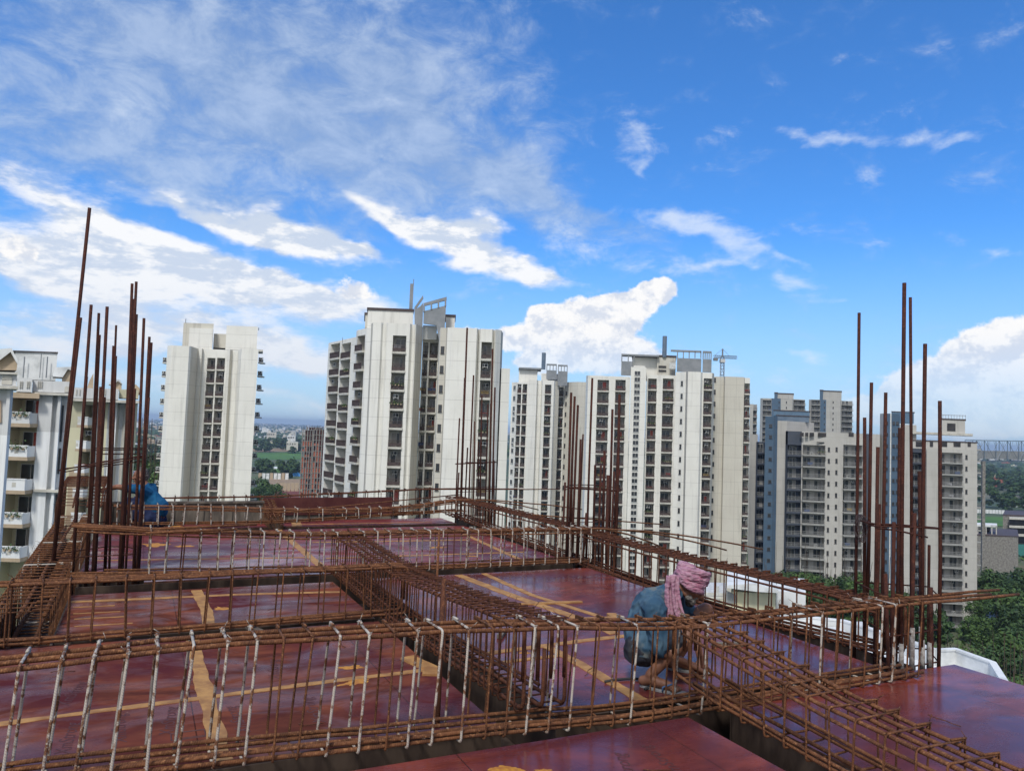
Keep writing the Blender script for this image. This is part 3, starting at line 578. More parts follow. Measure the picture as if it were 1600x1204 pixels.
column('starter bars of the centre-right column, behind the right end of the third cross cage', MR, [[(882,762,0),(888,758,.5),(905,757,1),(940,758,1),(971,764,1),(965,768,0),(920,763,0),(885,761,0)],[(882,765,0),(900,760,0),(935,762,0),(970,768,0)],[(895,763,1),(930,765,0),(971,766,0)],[(906,822,0),(966,824,0)],[(906,845,0),(968,848,0)]], lambda k: 8.9+.26*k, r=.0165)
RR = [(1342.4,488.6,1336,927,2,1.0),(1351,652,1350.5,927,2,1.1),(1361.7,597.5,1354,932,2,1.1),(1371.7,698,1368,932,1,1.1),(1374,787,1369.6,932,1,1.1),(1384,613,1380,943,1,1.05),(1405.7,668,1401,938,1,1.0),
      (1413,442,1408,1047,0,1.15),(1422.4,464.5,1423,1047,1,.95),(1396.8,815,1395.5,1052,0,1.1),(1445.5,537,1441,1042,0,1.15),(1437,736,1440,1042,1,1.3),(1451.7,851,1450,1042,1,.9),(1454,917,1453,1042,0,1.3),
      (1468.5,626,1466,1040,0,1.1),(1429,801,1424.5,1052,0,1.15),(1383.7,896,1386,1040,0,1.1)]
tcol, lcol = column('reddish starter bars of the right corner column, feet crusted with white mortar', RR, [[(1349,806,2),(1356,820,1.5),(1372,822,.3),(1420,823,0),(1472,826,0)],[(1340,812,2),(1362,818,1),(1400,819,1),(1462,824,1)],[(1352,812,2),(1372,825,.5),(1400,828,0),(1449,839,0)],[(1356,816,2),(1385,821,1),(1440,822,1),(1469,825,0)]], lambda k: 4.06+.26*k, r=.0135, crust={7: .19, 9: .2, 10: .2, 11: .21, 13: .17, 15: .3, 8: .2})
wp = onv(1345, 825, 4.5)
mb = MB(); mb.tube([wp+Vector((.035*math.cos(a)*(1+.15*math.sin(a*3.3)), .05*math.sin(a*1.7), .11*math.sin(a))) for a in [i*.35 for i in range(0, 150)]], .0022, 5)
tag(mb.build('wire_coil', M['rail'], None, smooth=True, origin=wp), 'hank of thin binding wire hung on the right corner column bars', 'wire coil')

# offcuts left on the deck
for i, (u, v) in enumerate(((.9, 4.5), (1.5, 5.9), (-.3, 5.9), (2.9, 4.7), (4.4, 4.9), (4.7, 6.4), (3.1, 7.3), (1.2, 7.3), (2.4, 3.3), (4.6, 3.1), (4.1, 2.5), (.9, 9.7), (3.0, 11.6))):
    q = [W(u, v, .006)]; a = rnd.uniform(0, 6)
    for k in range(5): a += rnd.uniform(-.7, .7); q.append(q[-1]+Vector((math.cos(a), math.sin(a), 0))*rnd.uniform(.02, .05)+ZU*rnd.uniform(-.002, .008)); q[-1].z = max(.004, q[-1].z)
    tag(MB().tube(q, .0028, 6).build('wire_offcut', M['rust_mid'], None, smooth=True, origin=q[0]), ['bent wire offcut lying on the deck', 'curled wire offcut on the deck'][i % 2], 'wire offcut', 'wire offcuts strewn on the deck')
for i, (u, v, L, a, lab) in enumerate(((2.75, 5.75, .22, 1.4, 'small timber block on the crimson bay left of the turbaned worker'), (4.3, 5.0, .3, .2, 'timber batten offcut on the crimson bay right of the turbaned worker'), (1.0, 6.45, .26, 2.4, 'small timber offcut behind the front-left orange tape crossing'))):
    c_ = W(u, v, .003); d_ = Vector((math.cos(a), math.sin(a), 0)); n_ = Vector((-d_.y, d_.x, 0)); tag(MB().obox(c_, d_*L, n_*.045, ZU*.028).build('timber_offcut', M['board_grey'], None, origin=c_), lab, 'timber offcut')
# ---------------------------------------------------------------- apartment towers
MC = {}
def rail_mesh(L, style):
    key = ('r', round(L, 2), style)
    if key in MC: return MC[key]
    mb = MB()
    if style == 'solid':
        mb.box(0, L, .0, .12, 0, .95); mb.box(-.05, L+.05, -.04, .16, .95, 1.05); mb.box(0, .1, -1.1, -.001, 0, .97); mb.box(L-.1, L, -1.1, -.001, 0, .97); mb.box(L*.3, L*.3+.35, .121, .13, .3, .7, 1); mb.box(L*.78, L*.78+.3, .121, .13, .3, .7, 1)
    else:
        mb.box(0, L, .02, .07, .98, 1.05); mb.box(0, L, .02, .07, .05, .10); n = max(5, int(L/(.13 if style == 'bars' else .22)))
        for i in range(n+1): x = L*i/n; mb.box(max(0, x-.02), min(L, x+.02), .025, .065, .1, .98)
        if style == 'mid': mb.box(0, L, .02, .07, .5, .55)
        if style == 'bars': mb.box(0, L, .035, .05, .15, .62)
    MC[key] = mb.mesh('railing', M['rail_grey'] if style == 'mid' else ([M['white_r'], M['recess']] if style == 'solid' else M['rail'])); return MC[key]
def door_mesh(L, var, H=2.25):
    key = ('d', round(L, 2), var)
    if key in MC: return MC[key]
    mb = MB(); n = max(1, round(L/2.6)); wd = min(1.9, L/n*.74)
    for i in range(n):
        c = L*(i+.5)/n; x0, x1 = c-wd/2, c+wd/2
        mb.box(x0, x1, -.04, .0, 0, H, 0)
        for a in (x0, c-.03, x1-.06): mb.box(a, a+.06, .001, .05, 0, H, 1)
        mb.box(x0, x1, .0, .045, H-.06, H+.02, 1)
        if var == 1: mb.box(x0+.07, c-.04, .001, .012, .05, H-.07, 2)
        if var == 2: mb.box(c+.04, x1-.07, .001, .012, .05, H-.07, 2); mb.box(x0+.07, x0+.35, .001, .012, .05, H-.07, 2)
        if var == 3: mb.box(x0+.07, c-.04, .001, .012, .05, H-.07, 3)
    MC[key] = mb.mesh('balcony_door', [M['glass'], M['ac'], M['curtain'], M['curtain_red']]); return MC[key]
def slab_mesh(L, d, out, th, mat):
    key = ('s', round(L, 2), round(d, 2), out, th, mat)
    if key in MC: return MC[key]
    mb = MB(); mb.box(.012, L-.012, -d+.012, 0, -th, 0); 
    if out: mb.box(-.05, L+.05, .001, out, -th*.75, .04)
    MC[key] = mb.mesh('balcony', M[mat]); return MC[key]
def win_mesh(wd, ht, panes, mat='glass', fr='ac'):
    key = ('w', round(wd, 2), ht, panes, mat, fr)
    if key in MC: return MC[key]
    a = MB(); f = .05
    a.box(-f, wd+f, 0, .06, -f, 0); a.box(-f, wd+f, 0, .06, ht, ht+f); a.box(-f, 0, 0, .06, 0, ht); a.box(wd, wd+f, 0, .06, 0, ht); a.box(-f-.04, wd+f+.04, .0, .16, -f-.06, -f-.002)
    for i in range(1, panes): a.box(wd*i/panes-.025, wd*i/panes+.025, .02, .055, 0, ht)
    b = MB(); b.box(0, wd, .005, .03, 0, ht)
    MC[key] = (a.mesh('window', M[fr]), b.mesh('pane', M[mat])); return MC[key]
def ac_mesh():
    if 'ac' not in MC:
        mb = MB(); mb.box(0, .85, 0, .3, 0, .58); mb.tube([(.3, .301, .29), (.3, .33, .29)], .22, 12, 1); mb.box(.62, .8, .301, .31, .1, .5, 1); mb.box(.05, .1, 0, .3, -.2, -.001); mb.box(.75, .8, 0, .3, -.2, -.001)
        MC['ac'] = mb.mesh('air_conditioner', [M['ac'], M['dark']])
    return MC['ac']
def plant_mesh(L, seed=0):
    key = ('p', round(L, 1), seed)
    if key not in MC:
        r = random.Random(seed); mb = MB()
        for i in range(int(40*L)):
            c = Vector((r.uniform(0, L), r.uniform(-.15, .25), abs(r.gauss(.15, .25)))); a = Vector((r.uniform(-1, 1), r.uniform(-1, 1), r.uniform(-1, 1))).normalized()*.11; b = a.cross(Vector((r.uniform(-1, 1), r.uniform(-1, 1), 1))).normalized()*.07
            k = len(mb.v); mb.v += [c-a, c-b, c+a, c+b]; mb.face([k, k+1, k+2, k+3])
        for i in range(int(L*2)): mb.box(.2+i*.5, .4+i*.5, -.1, .1, -.1, .1, 1)
        MC[key] = mb.mesh('potted_plants', [M['leaf'], M['tan_r']])
    return MC[key]
for nm_, c_ in (('cloth_a', (.45, .08, .07)), ('cloth_b', (.55, .55, .56)), ('cloth_c', (.06, .12, .30)), ('cloth_d', (.50, .36, .12))): M[nm_] = simple(nm_, c_, tuple(x*.7 for x in c_), 3, .9)
def cloth_mesh(nm):
    if nm not in MC:
        r = random.Random(nm); mb = MB(); x = 0
        for k in range(3):
            wd = r.uniform(.25, .45); mb.box(x, x+wd, 0, .03, -r.uniform(.4, .75), .0); x += wd+.06
        mb.tube([(-.1, .015, .01), (x+.1, .015, .01)], .008, 5); MC[nm] = mb.mesh('laundry', M[nm])
    return MC[nm]
M['leaf'] = simple('leaf', (.035, .075, .022), (.07, .13, .035), 1.5, .7, lo=.3, hi=.7)
trnd = random.Random(11)
class Tower:
    def __init__(s, label, px, Y, cat='apartment tower', name='apartment_tower', group=None, floor=3.0, gz=-46):
        p = atY(px, 665, Y); s.t = thing(name, label, cat, (p.x, p.y, gz), group=group); s.lo = -Vector(s.t.location); s.floor = floor; s.gz = gz
    def P(s, px, py, Y): return atY(px, py, Y)
    def block(s, pytop, verts, kinds, pyslab, zmin, depth=18, mat='cream', rec=1.5, rail='bars', slab='slab', out=.22, th=.38, acp=.35, name='wall', parapet=.0, bal_part=True, plants=.07, gz=None):
        """verts [(px, Y)...] left to right at the roof line; kinds[i] describes the strip between vertex i and i+1"""
        z1 = atY(verts[0][0], pytop, verts[0][1]).z; lean = lambda px, Y: atY(px, pytop, Y)
        V = [lean(*v).xy for v in verts]
        cen = (V[0]+V[-1])/2; back = cen.normalized()*depth
        names = [mat]; 
        for k in kinds:
            m_ = k[1] if len(k) > 1 and k[1] else mat
            if m_ not in names: names.append(m_)
        if 'recess' not in names: names.append('recess')
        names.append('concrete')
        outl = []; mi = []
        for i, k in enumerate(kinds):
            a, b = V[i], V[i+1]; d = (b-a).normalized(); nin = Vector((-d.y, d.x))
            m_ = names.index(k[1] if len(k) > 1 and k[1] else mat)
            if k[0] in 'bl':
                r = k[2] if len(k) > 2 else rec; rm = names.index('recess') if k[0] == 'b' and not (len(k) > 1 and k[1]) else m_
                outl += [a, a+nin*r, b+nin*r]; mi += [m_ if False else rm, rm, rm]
            else: outl += [a]; mi += [m_]
        outl += [V[-1], V[-1]+back, V[0]+back]; mi += [0, 0, 0]
        # drop duplicate neighbours
        mb = MB(); n = len(outl); zb = gz if gz is not None else s.gz
        for z in (zb, z1):
            for p in outl: mb.v.append(Vector((p.x, p.y, z)))
        for i in range(n):
            j = (i+1) % n
            if (outl[i]-outl[j]).length > 1e-4: mb.face([i, j, n+j, n+i], mi[i])
        mb.face([n+i for i in range(n)], len(names)-1)
        if parapet:
            for (a, b) in zip(V, V[1:]):
                d = (b-a); nn = Vector((-d.y, d.x)).normalized(); mb.obox((a.x, a.y, z1+.001), (d.x, d.y, 0), (nn.x*.2, nn.y*.2, 0), (0, 0, parapet))
        mb.build(name, [M[q] for q in names], s.t, loc=s.lo)
        # head beams over recesses and floor-by-floor items
        for i, k in enumerate(kinds):
            if k[0] == 'w': continue
            a, b = V[i], V[i+1]; d = (b-a); L = d.length; d.normalize(); nrm = Vector((d.y, -d.x)); ang = math.atan2(d.y, d.x)+math.pi
            zs = atY(verts[i][0], pyslab, verts[i][1]).z; org = b  # local x runs b -> a, local y = outward normal
            rr = k[2] if len(k) > 2 and k[0] in 'bl' else rec
            if k[0] in 'bl':
                hz = zs+2.62; 
                if z1 > hz+.2:
                    MB().obox((a.x, a.y, hz), (d.x*L, d.y*L, 0), (-nrm.x*rr*.98, -nrm.y*rr*.98, 0), (0, 0, z1-.003-hz)).build('lintel', M[k[1] if len(k) > 1 and k[1] else mat], s.t, loc=s.lo)
            z = zs; fl = 0
            while z > zmin:
                if k[0] == 'b':
                    bo = place('balcony', slab_mesh(L, rr, out, th, slab), s.t, Vector((b.x, b.y, z))+s.lo, ang)
                    ro = place('railing', rail_mesh(L-.04, rail), bo, (.02, max(0, out-.14), .04))
                    var = trnd.choice((0, 0, 1, 1, 2, 0, 3) if L < 4 else (0, 1, 2, 2)); 
                    do = place('balcony_door', door_mesh(L, var), bo, (0, -rr+.02, 0))
                    if trnd.random() < acp: place('air_conditioner', ac_mesh(), bo, (trnd.uniform(.05, max(.06, L-1)), -rr*.45 if trnd.random() < .6 else -rr+.1, 1.75 if trnd.random() < .6 else .1))
                    if trnd.random() < .22:
                        cl_ = trnd.choice(('cloth_a', 'cloth_b', 'cloth_c', 'cloth_d')); place('laundry', cloth_mesh(cl_), bo, (trnd.uniform(.1, max(.12, L-1.3)), max(0, out-.3), .75 if trnd.random() < .5 else 1.1))
                    if trnd.random() < plants: place('potted_plants', plant_mesh(min(L, 2.2), trnd.randint(0, 2)), bo, (.05, out+.02, .75))
                elif k[0] == 'l':     # dim loggia: slab only, dark opening
                    bo = place('balcony', slab_mesh(L, rr, .05, .5, k[3] if len(k) > 3 else slab), s.t, Vector((b.x, b.y, z))+s.lo, ang)
                    place('railing', rail_mesh(L-.04, rail), bo, (.02, -.12, .04)); place('balcony_door', door_mesh(L, trnd.choice((0, 0, 1))), bo, (0, -rr+.02, 0))
                elif k[0] in 'nWvq':
                    wd, ht, pn = {'n': (.45, 1.0, 1), 'v': (.9, 1.2, 2), 'W': (max(.8, L*.8), .95, 2), 'q': (.7, .7, 1)}[k[0]]
                    a_, b_ = win_mesh(wd, ht, pn, fr='rail' if k[0] in 'nq' else 'ac')
                    for zz in ((z+.9,) if k[0] != 'W' else (z+.2, z+1.7)):
                        xs = [L/2-wd/2] if k[0] != 'q' else ([L/2-1.0, L/2+.35] if L > 2.4 else [L/2-wd/2])
                        for x_ in xs:
                            wo = place('window', a_, s.t, Vector((b.x, b.y, zz))+s.lo+Vector((-d.x*x_, -d.y*x_, 0)), ang); place('pane', b_, wo, (0, 0, 0))
                    if k[0] == 'v' and trnd.random() < .4: place('air_conditioner', ac_mesh(), s.t, Vector((b.x, b.y, z))+s.lo+Vector((-d.x*.1, -d.y*.1, 0)), ang)
                z -= s.floor; fl += 1
        return z1
    def boxpx(s, name, x0, x1, pyt, pyb, Y, depth, mat, cap=None):
        a = atY(x0, pyt, Y); b = atY(x1, pyt, Y); z0 = atY(x0, pyb, Y).z; bk = ((a+b)/2); bk = Vector((bk.x, bk.y, 0)).normalized()*depth
        mb = MB(); mb.obox((a.x, a.y, z0), (b.x-a.x, b.y-a.y, 0), bk, (0, 0, a.z-z0))
        if cap: mb.obox((a.x-.15, a.y-.15, a.z+.001), (b.x-a.x+.3, b.y-a.y, 0), bk, (0, 0, cap), 1)
        return mb.build(name, [M[mat], M['rail']], s.t, loc=s.lo)
    def polypx(s, name, pts, Y, thick, mat, Ys=None):
        mb = MB(); n = len(pts); P_ = [atY(x, y, Y if Ys is None else Ys[i]) for i, (x, y) in enumerate(pts)]
        nn = Vector((P_[0].x, P_[0].y, 0)).normalized()*thick
        mb.v = P_+[p+nn for p in P_]; mb.face(list(range(n))[::-1]); mb.face([n+i for i in range(n)])
        for i in range(n): j = (i+1) % n; mb.face([i, j, n+j, n+i])
        bmx = bmesh.new(); me = mb.mesh(name, M[mat]); bmx.from_mesh(me); bmesh.ops.recalc_face_normals(bmx, faces=bmx.faces); bmx.to_mesh(me); bmx.free()
        return place(name, me, s.t, s.lo)
    def mast(s, x, y0, y1, Y, r=.45, mat='steel', name='mast'):
        a = atY(x, y1, Y); b = atY(x, y0, Y); b.x = a.x; b.y = a.y; return MB().tube([a, b], r, 8).build(name, M[mat], s.t, loc=s.lo)
w = ('w',); b = ('b',)
# A: plain cream slab tower on the left
T = Tower('leftmost cream tower, two windowless slabs either side of a narrow double strip of balconies', 330, 170)
T.block(540, [(262, 168), (268, 167), (296, 167), (299, 167.6), (310, 172), (316, 171.6), (318, 172.5), (323, 172.5), (325.5, 172.5), (338, 172.5), (340.5, 172.5), (353, 172.5), (356, 172.5), (360, 171.5), (364, 172.6), (372, 172.6), (375, 170), (378, 168), (404, 168)],
        [w, w, w, ('w', 'cream_b'), w, ('w', 'cream_b'), w, w, b, w, b, w, w, ('w', 'cream_b'), w, w, w, w], 577, -17, depth=20, plants=0.05)  # right-facing bevels take the darker render as painted shade
for (x0, x1, sgn) in ((255.5, 261.5, -1), (405, 411, 1)):
    for i in range(11):
        y = 566+21.3*i; k = -.065*(21.3*i)
        a = atY((x0+x1)/2+k*(1.0), y, 172); bo = place('side_balcony', slab_mesh(1.1, 1.5, .1, .3, 'slab'), T.t, Vector((a.x-.5, a.y, a.z))+T.lo, math.pi*0+math.pi); bo.location.x += 1
        place('railing', rail_mesh(1.05, 'bars'), bo, (0, .05, 0)); place('side_clutter', ac_mesh(), bo, (.15, .0, .5))
T.boxpx('penthouse', 287, 334, 504, 546, 174, 8, 'cream_b'); T.boxpx('penthouse', 296, 333, 512, 547, 173.5, .45, 'cream')
T.boxpx('penthouse', 334.3, 354, 521, 543, 176, 7, 'cream_b'); T.boxpx('penthouse', 354.3, 403, 508.5, 546, 173, 9, 'cream'); T.boxpx('roof_slab', 404, 411, 546, 549, 171, 6, 'slab')
T.mast(290, 498, 504, 174, .08); T.mast(404, 512, 516, 173, .1)
# B: tall tower with grey rooftop fins
T = Tower('tallest cream tower at picture centre-left, crowned by two slanted grey concrete fins and a mast', 655, 122)
T.block(536, [(513.5, 139), (517, 137.5), (531.5, 133.6), (534, 133), (548.5, 129.2), (551, 128.6), (557, 127)], [w, ('b', 'cream'), w, ('b', 'cream'), w, w], 561, -17, depth=12, rail='bars', plants=.15)
T.block(517, [(557, 127.5), (559, 126), (571, 123.4), (573, 123), (580, 122.4)], [w, b, w, w], 550, -17, depth=14, out=.5, plants=.2)
T.block(506, [(580, 123), (583, 121.2), (596, 121), (599, 121.5), (603, 121.5), (606, 121), (615, 121), (636, 121), (641, 121), (644, 121.8), (648.5, 121.8), (650.5, 121), (661, 124.5)],
        [('w', 'cream_b'), w, w, w, w, w, b, w, w, w, w, ('w', 'cream_b')], 549.5, -17, depth=20, acp=.7, plants=.1)
T.block(520, [(661, 127), (662.5, 127), (670, 127), (672.5, 127), (685, 127), (688, 127)], [w, ('b', 'cream', 1.0), w, b, w], 559.5, -17, depth=14, rail='bars')
T.block(521.5, [(686, 126), (688, 118), (697, 118), (699, 117.6), (707, 117.3), (745, 117.3), (748, 118.5), (751, 117.6), (753, 117.6), (769, 117.6), (772, 118.6), (775, 117.6), (783, 118.5), (786, 122)],
        [w, ('n', 'cream_b'), ('w', 'cream_b'), w, w, w, w, w, b, w, w, w, ('w', 'cream_b')], 560.5, -17, depth=20, acp=.7)
T.block(575, [(783.5, 119.2), (797, 119.5)], [w], 600, -17, depth=14)
T.boxpx('penthouse', 575, 646, 484, 512, 126, 10, 'cream', .4); T.boxpx('penthouse', 571, 575.1, 491, 512, 127, 9, 'cream_b', .3)
T.boxpx('penthouse', 661, 683, 508, 530, 125.5, 8, 'cream'); T.boxpx('penthouse', 697, 711, 494.5, 524, 126, 7, 'cream', .35)
T.polypx('roof_fin', [(648, 508), (647.5, 480), (661, 461), (661.5, 466), (650, 482.5), (656.5, 478.5), (661.3, 473), (660, 514)], 124, .6, 'steel')
T.polypx('roof_fin', [(661.5, 505), (662, 486), (697, 477), (694, 528), (686, 532), (682, 508)], 123.5, .6, 'steel')
T.polypx('roof_fin_beam', [(662, 478), (662, 473.5), (698, 463.5), (698, 468.5)], 123.5, .6, 'steel')
for x in (662.5, 674, 685, 696): T.polypx('roof_fin_post', [(x-1.2, 487-(x-662)*.26), (x-1.2, 477-(x-662)*.26), (x+1.4, 476.5-(x-662)*.26), (x+1.4, 486.5-(x-662)*.26)], 123.4, .8, 'steel')
T.boxpx('roof_duct', 641, 646.5, 443, 486, 127, .6, 'steel'); T.mast(646, 436, 446, 127, .06); T.boxpx('roof_slab', 697, 728, 516, 519.5, 121, 3, 'steel')
T.mast(535, 527, 536, 130, .05)
# E: second tower cluster, behind
T = Tower('narrower cream tower further back, between the tallest tower and the wide one', 850, 222)
T.block(597, [(800, 222), (802, 222), (807, 221), (809, 220.5), (815, 220), (817, 220), (824, 219.5), (826, 219.5)], [w, ('v',), w, b, w, b, w], 614, -30, depth=10)
T.block(593, [(826, 218), (839, 218), (841, 219.5), (846, 219.5), (848, 218), (852, 218), (862, 218), (866, 218), (868, 219), (874, 220)], [w, w, w, w, w, b, w, w, ('w', 'cream_b')], 615, -30, depth=14)
T.block(596, [(874, 223), (881, 223), (884, 223)], [b, w], 619, -30, depth=10)
T.block(597, [(883, 222), (888, 221), (893, 220), (902, 218), (916, 218)], [('n', 'cream_b'), ('w', 'cream_b'), ('w', 'cream_b'), w], 622, -30, depth=16, mat='cream_b')
T.boxpx('penthouse', 811, 840, 577, 598, 222, 9, 'cream', .4); T.boxpx('penthouse', 846, 872, 583, 597, 221, 8, 'cream')
T.boxpx('roof_fin', 811, 846, 573.5, 576, 221, 8, 'steel'); T.mast(849, 551, 577, 223, .6, 'steel_blue')
for (x0, x1, yt, yb) in ((854, 870, 570, 592), (872, 887, 571.5, 602)):
    T.boxpx('roof_fin', x0, x1, yt+8, yb, 219, .6, 'steel'); T.boxpx('roof_fin_beam', x0, x1, yt-2, yt+.5, 219, .6, 'steel')
    for q in range(4): xx = x0+(x1-x0-1.2)*q/3; T.boxpx('roof_fin_post', xx, xx+1.2, yt+.6, yt+7.9, 219, .6, 'steel')
# C: wide tower
T = Tower('wide cream tower with grid-windowed stair shaft under broad grey roof frames, right of centre', 1010, 184)
T.block(587, [(916, 186), (919, 184), (932, 184), (934, 184), (952, 184), (954, 184), (960, 184), (962, 184), (978, 184), (980, 184), (985, 184)], [w, w, w, b, w, w, w, b, w, w], 610, -34, depth=16, plants=.15)
T.block(573, [(986, 182.5), (991, 182.5), (1001.5, 182.5), (1010, 182.5)], [w, ('W',), w], 597, -34, depth=12)
T.block(585, [(1010.5, 184.5), (1013, 184.5), (1026.5, 184.5), (1029, 184.5), (1034, 184), (1036, 184), (1053, 184), (1056, 184)], [w, b, w, w, w, b, w], 608, -34, depth=14, plants=.2)
T.block(581, [(1056, 183.5), (1062, 183), (1070, 182), (1072, 182), (1075, 181), (1079, 181), (1095, 181), (1098, 182), (1100, 182), (1113, 182), (1116, 184)], [w, ('n',), w, ('w', 'tower_far'), w, w, w, w, b, ('w', 'cream_b')], 608, -34, depth=17, acp=.9)
T.block(588, [(1116, 192), (1118, 192), (1131, 192), (1133, 190.5), (1163, 190.5)], [('n', 'cream_b'), w, w, w], 602, -34, depth=14, mat='cream_b')
T.block(590, [(1163.5, 191), (1172, 191)], [('b', 'cream', 1.2)], 615, -34, depth=9, out=.35, plants=.1)
T.boxpx('penthouse', 988, 1028, 558, 590, 187, 10, 'cream', .4); T.boxpx('penthouse', 1027, 1056, 557, 588, 186, 10, 'cream_b', .4); T.boxpx('louvre', 1029, 1041, 571, 573.5, 185.8, .3, 'dark'); T.boxpx('louvre', 1029, 1041, 577.5, 580, 185.8, .3, 'dark')
T.boxpx('stair_head', 990, 1008, 571, 584, 184, 3, 'cream')
T.boxpx('roof_fin', 971, 988, 564, 586, 185, .6, 'steel'); T.boxpx('roof_fin_beam', 971, 1030, 552.5, 555, 185, 3, 'steel')
for x in (971, 981, 990): T.boxpx('roof_fin_post', x, x+1.6, 555.1, 563.9, 185, .6, 'steel')
for (x0, x1, yt, yb) in ((1058, 1096, 547, 580), (1098, 1112, 549, 581)):
    T.boxpx('roof_fin', x0, x1, yt+12, yb, 183.5, .6, 'steel'); T.boxpx('roof_fin_beam', x0-(10 if x0 < 1060 else 0), x1, yt-1, yt+2, 183.5, .6, 'steel')
    for q in range(5): xx = x0+(x1-x0-1.6)*q/4; T.boxpx('roof_fin_post', xx, xx+1.6, yt+2.1, yt+11.9, 183.5, .6, 'steel')
T.mast(1038, 525, 558, 186, .55, 'steel_blue'); T.boxpx('roof_tank', 1046, 1056, 566, 576, 183, 2, 'ac')
# D: big grey-beige complex on the right
T = Tower('broad beige and slate block with long grey balconies and blue shafts at the right', 1350, 204)
T.block(678, [(1172, 214), (1184, 214)], [w], 700, -44, depth=10, mat='stone_r')
T.block(690, [(1184, 212), (1196, 212)], [('l', 'dark_clad', 1.2, 'dark_clad')], 706, -44, depth=8, mat='dark_clad', rail='mid')
T.block(650, [(1196, 208), (1200, 208), (1209, 208), (1215, 207)], [w, ('q', 'blue_clad'), ('w', 'blue_clad')], 672, -44, depth=12, mat='blue_clad')
T.block(657, [(1215, 207.5), (1230, 206.5), (1272, 215)], [w, w], 680, -44, depth=10, mat='stone_r')
T.block(673, [(1229, 205), (1231, 204), (1253, 204), (1254.5, 204), (1290, 203), (1292, 203), (1299, 203), (1302, 203), (1306, 203), (1309, 203), (1316, 203), (1318, 203), (1348, 203), (1350, 203), (1362, 203), (1375, 203)],
        [w, ('l', 'dark_clad', 1.5, 'dark_clad'), w, ('b', 'stone_r', 1.8), w, ('n', 'stone_r'), w, w, ('n', 'stone_r'), w, w, ('b', 'stone_r', 1.8), w, ('w', 'dark_clad'), w], 710, -44, depth=14, mat='stone_r', rail='mid', slab='slab_grey', out=.9, parapet=0, acp=.6)
T.block(646, [(1375, 205), (1380, 203), (1391, 201.5), (1393, 201.4), (1406, 202.5)], [('w', 'stone_r'), ('q',), ('w', 'ac'), ('q',)], 668, -44, depth=12, mat='blue_clad')
T.block(667, [(1406, 203), (1425, 203)], [w], 690, -44, depth=10, mat='stone_r')
T.block(700, [(1425, 204), (1441, 204), (1448, 203)], [('l', 'dark_clad', 1.3, 'dark_clad'), w], 722, -44, depth=10, mat='stone_r', rail='mid')
T.block(700, [(1448, 202), (1467, 202), (1504, 201.5), (1506, 201.5), (1514, 201.5), (1527, 201.5)], [w, ('b', 'stone_r', 1.8), w, ('n',), w], 722, -47, depth=15, mat='stone_r', rail='mid', slab='slab_grey', out=.9, acp=.6)
T.boxpx('parapet_storey', 1425, 1527, 688, 700.5, 204, 11, 'stone_r', .25)
for x0, x1 in ((1431, 1443), (1453, 1458), (1472, 1480), (1490, 1501), (1512, 1517)): T.boxpx('opening', x0, x1, 688.5 if False else 689.5, 697.5, 203.9, .2, 'dark')
T.boxpx('terrace_slab', 1425, 1520, 674, 677.5, 206, 9, 'slab')
T.boxpx('penthouse', 1472, 1508, 655, 676, 207, 8, 'stone_r', .3); T.boxpx('penthouse', 1406, 1432, 663, 690, 207, 8, 'stone_r'); T.boxpx('opening', 1480, 1493, 661, 673, 206.9, .2, 'dark')
T.boxpx('glass_parapet', 1393, 1428, 643, 660, 209, 6, 'glass_blue', .15)
for k in range(9): T.boxpx('rooftop_post', 1473+4.4*k, 1473.6+4.4*k, 648, 655, 207, .2, 'rail_grey')
T.boxpx('rooftop_rail', 1472, 1509, 647.6, 648.3, 207, .2, 'rail_grey')
T.boxpx('glass_parapet', 1209, 1265, 641, 651, 214, 9, 'glass_blue', .2); T.boxpx('glass_parapet', 1213, 1264, 649, 658, 212, 7, 'steel_blue', .2)
for i, (x0, x1) in enumerate(((1250, 1256), (1258, 1263), (1265, 1272), (1278, 1291), (1326, 1334))): T.boxpx('roof_opening', x0, x1, 675.5, 681.5, 202.9, .2, 'dark')
T.boxpx('roof_opening', 1276, 1288, 690, 691.5, 202.9, .2, 'dark')
for i in range(14):
    a = atY(1529, 702+18*i, 206); bo = place('side_balcony', slab_mesh(.9, 1.8, .2, .35, 'slab_grey'), T.t, Vector((a.x+.5, a.y, a.z))+T.lo, math.pi); place('railing', rail_mesh(.85, 'mid'), bo, (0, .1, 0))
# far twin towers + crane + truss bridge
for lab, x0, x1, xa, xb, yt, yt2 in (('left one of the two distant grey-beige towers behind the broad beige block', 1188, 1258, 1210, 1240, 622, 615), ('right one of the two distant grey-beige towers behind the broad beige block', 1264, 1332, 1281, 1315, 624, 611)):
    T = Tower(lab, (x0+x1)/2, 420, group='pair of distant towers')
    T.block(yt, [(x0, 424), (x0+4, 422), (x0+17, 421), (x0+18, 420), (xa+5, 420), (xa+10, 420), (xb-2, 419), (xb, 420), (x1, 422)], [w, ('b', 'tower_far', 2.5), w, ('w', 'blue_clad'), ('n', 'blue_clad'), ('n', 'tower_far'), w, ('b', 'tower_far', 3)], 632, -28, depth=24, mat='tower_far', rail='mid', slab='slab_grey', out=.8, acp=.2)
    T.boxpx('penthouse', xa, xb, yt2, yt, 424, 12, 'tower_far', .6); T.boxpx('penthouse', xa, xa+5, yt2-.8, yt, 423, 5, 'blue_clad', .6)
T = Tower('sliver of a far grey tower right behind the wide cream tower', 1180, 330)
T.block(631, [(1172, 330), (1177, 330), (1183, 331)], [w, ('b', 'tower_far', 2)], 640, -30, depth=14, mat='tower_far', rail='mid', slab='slab_grey')
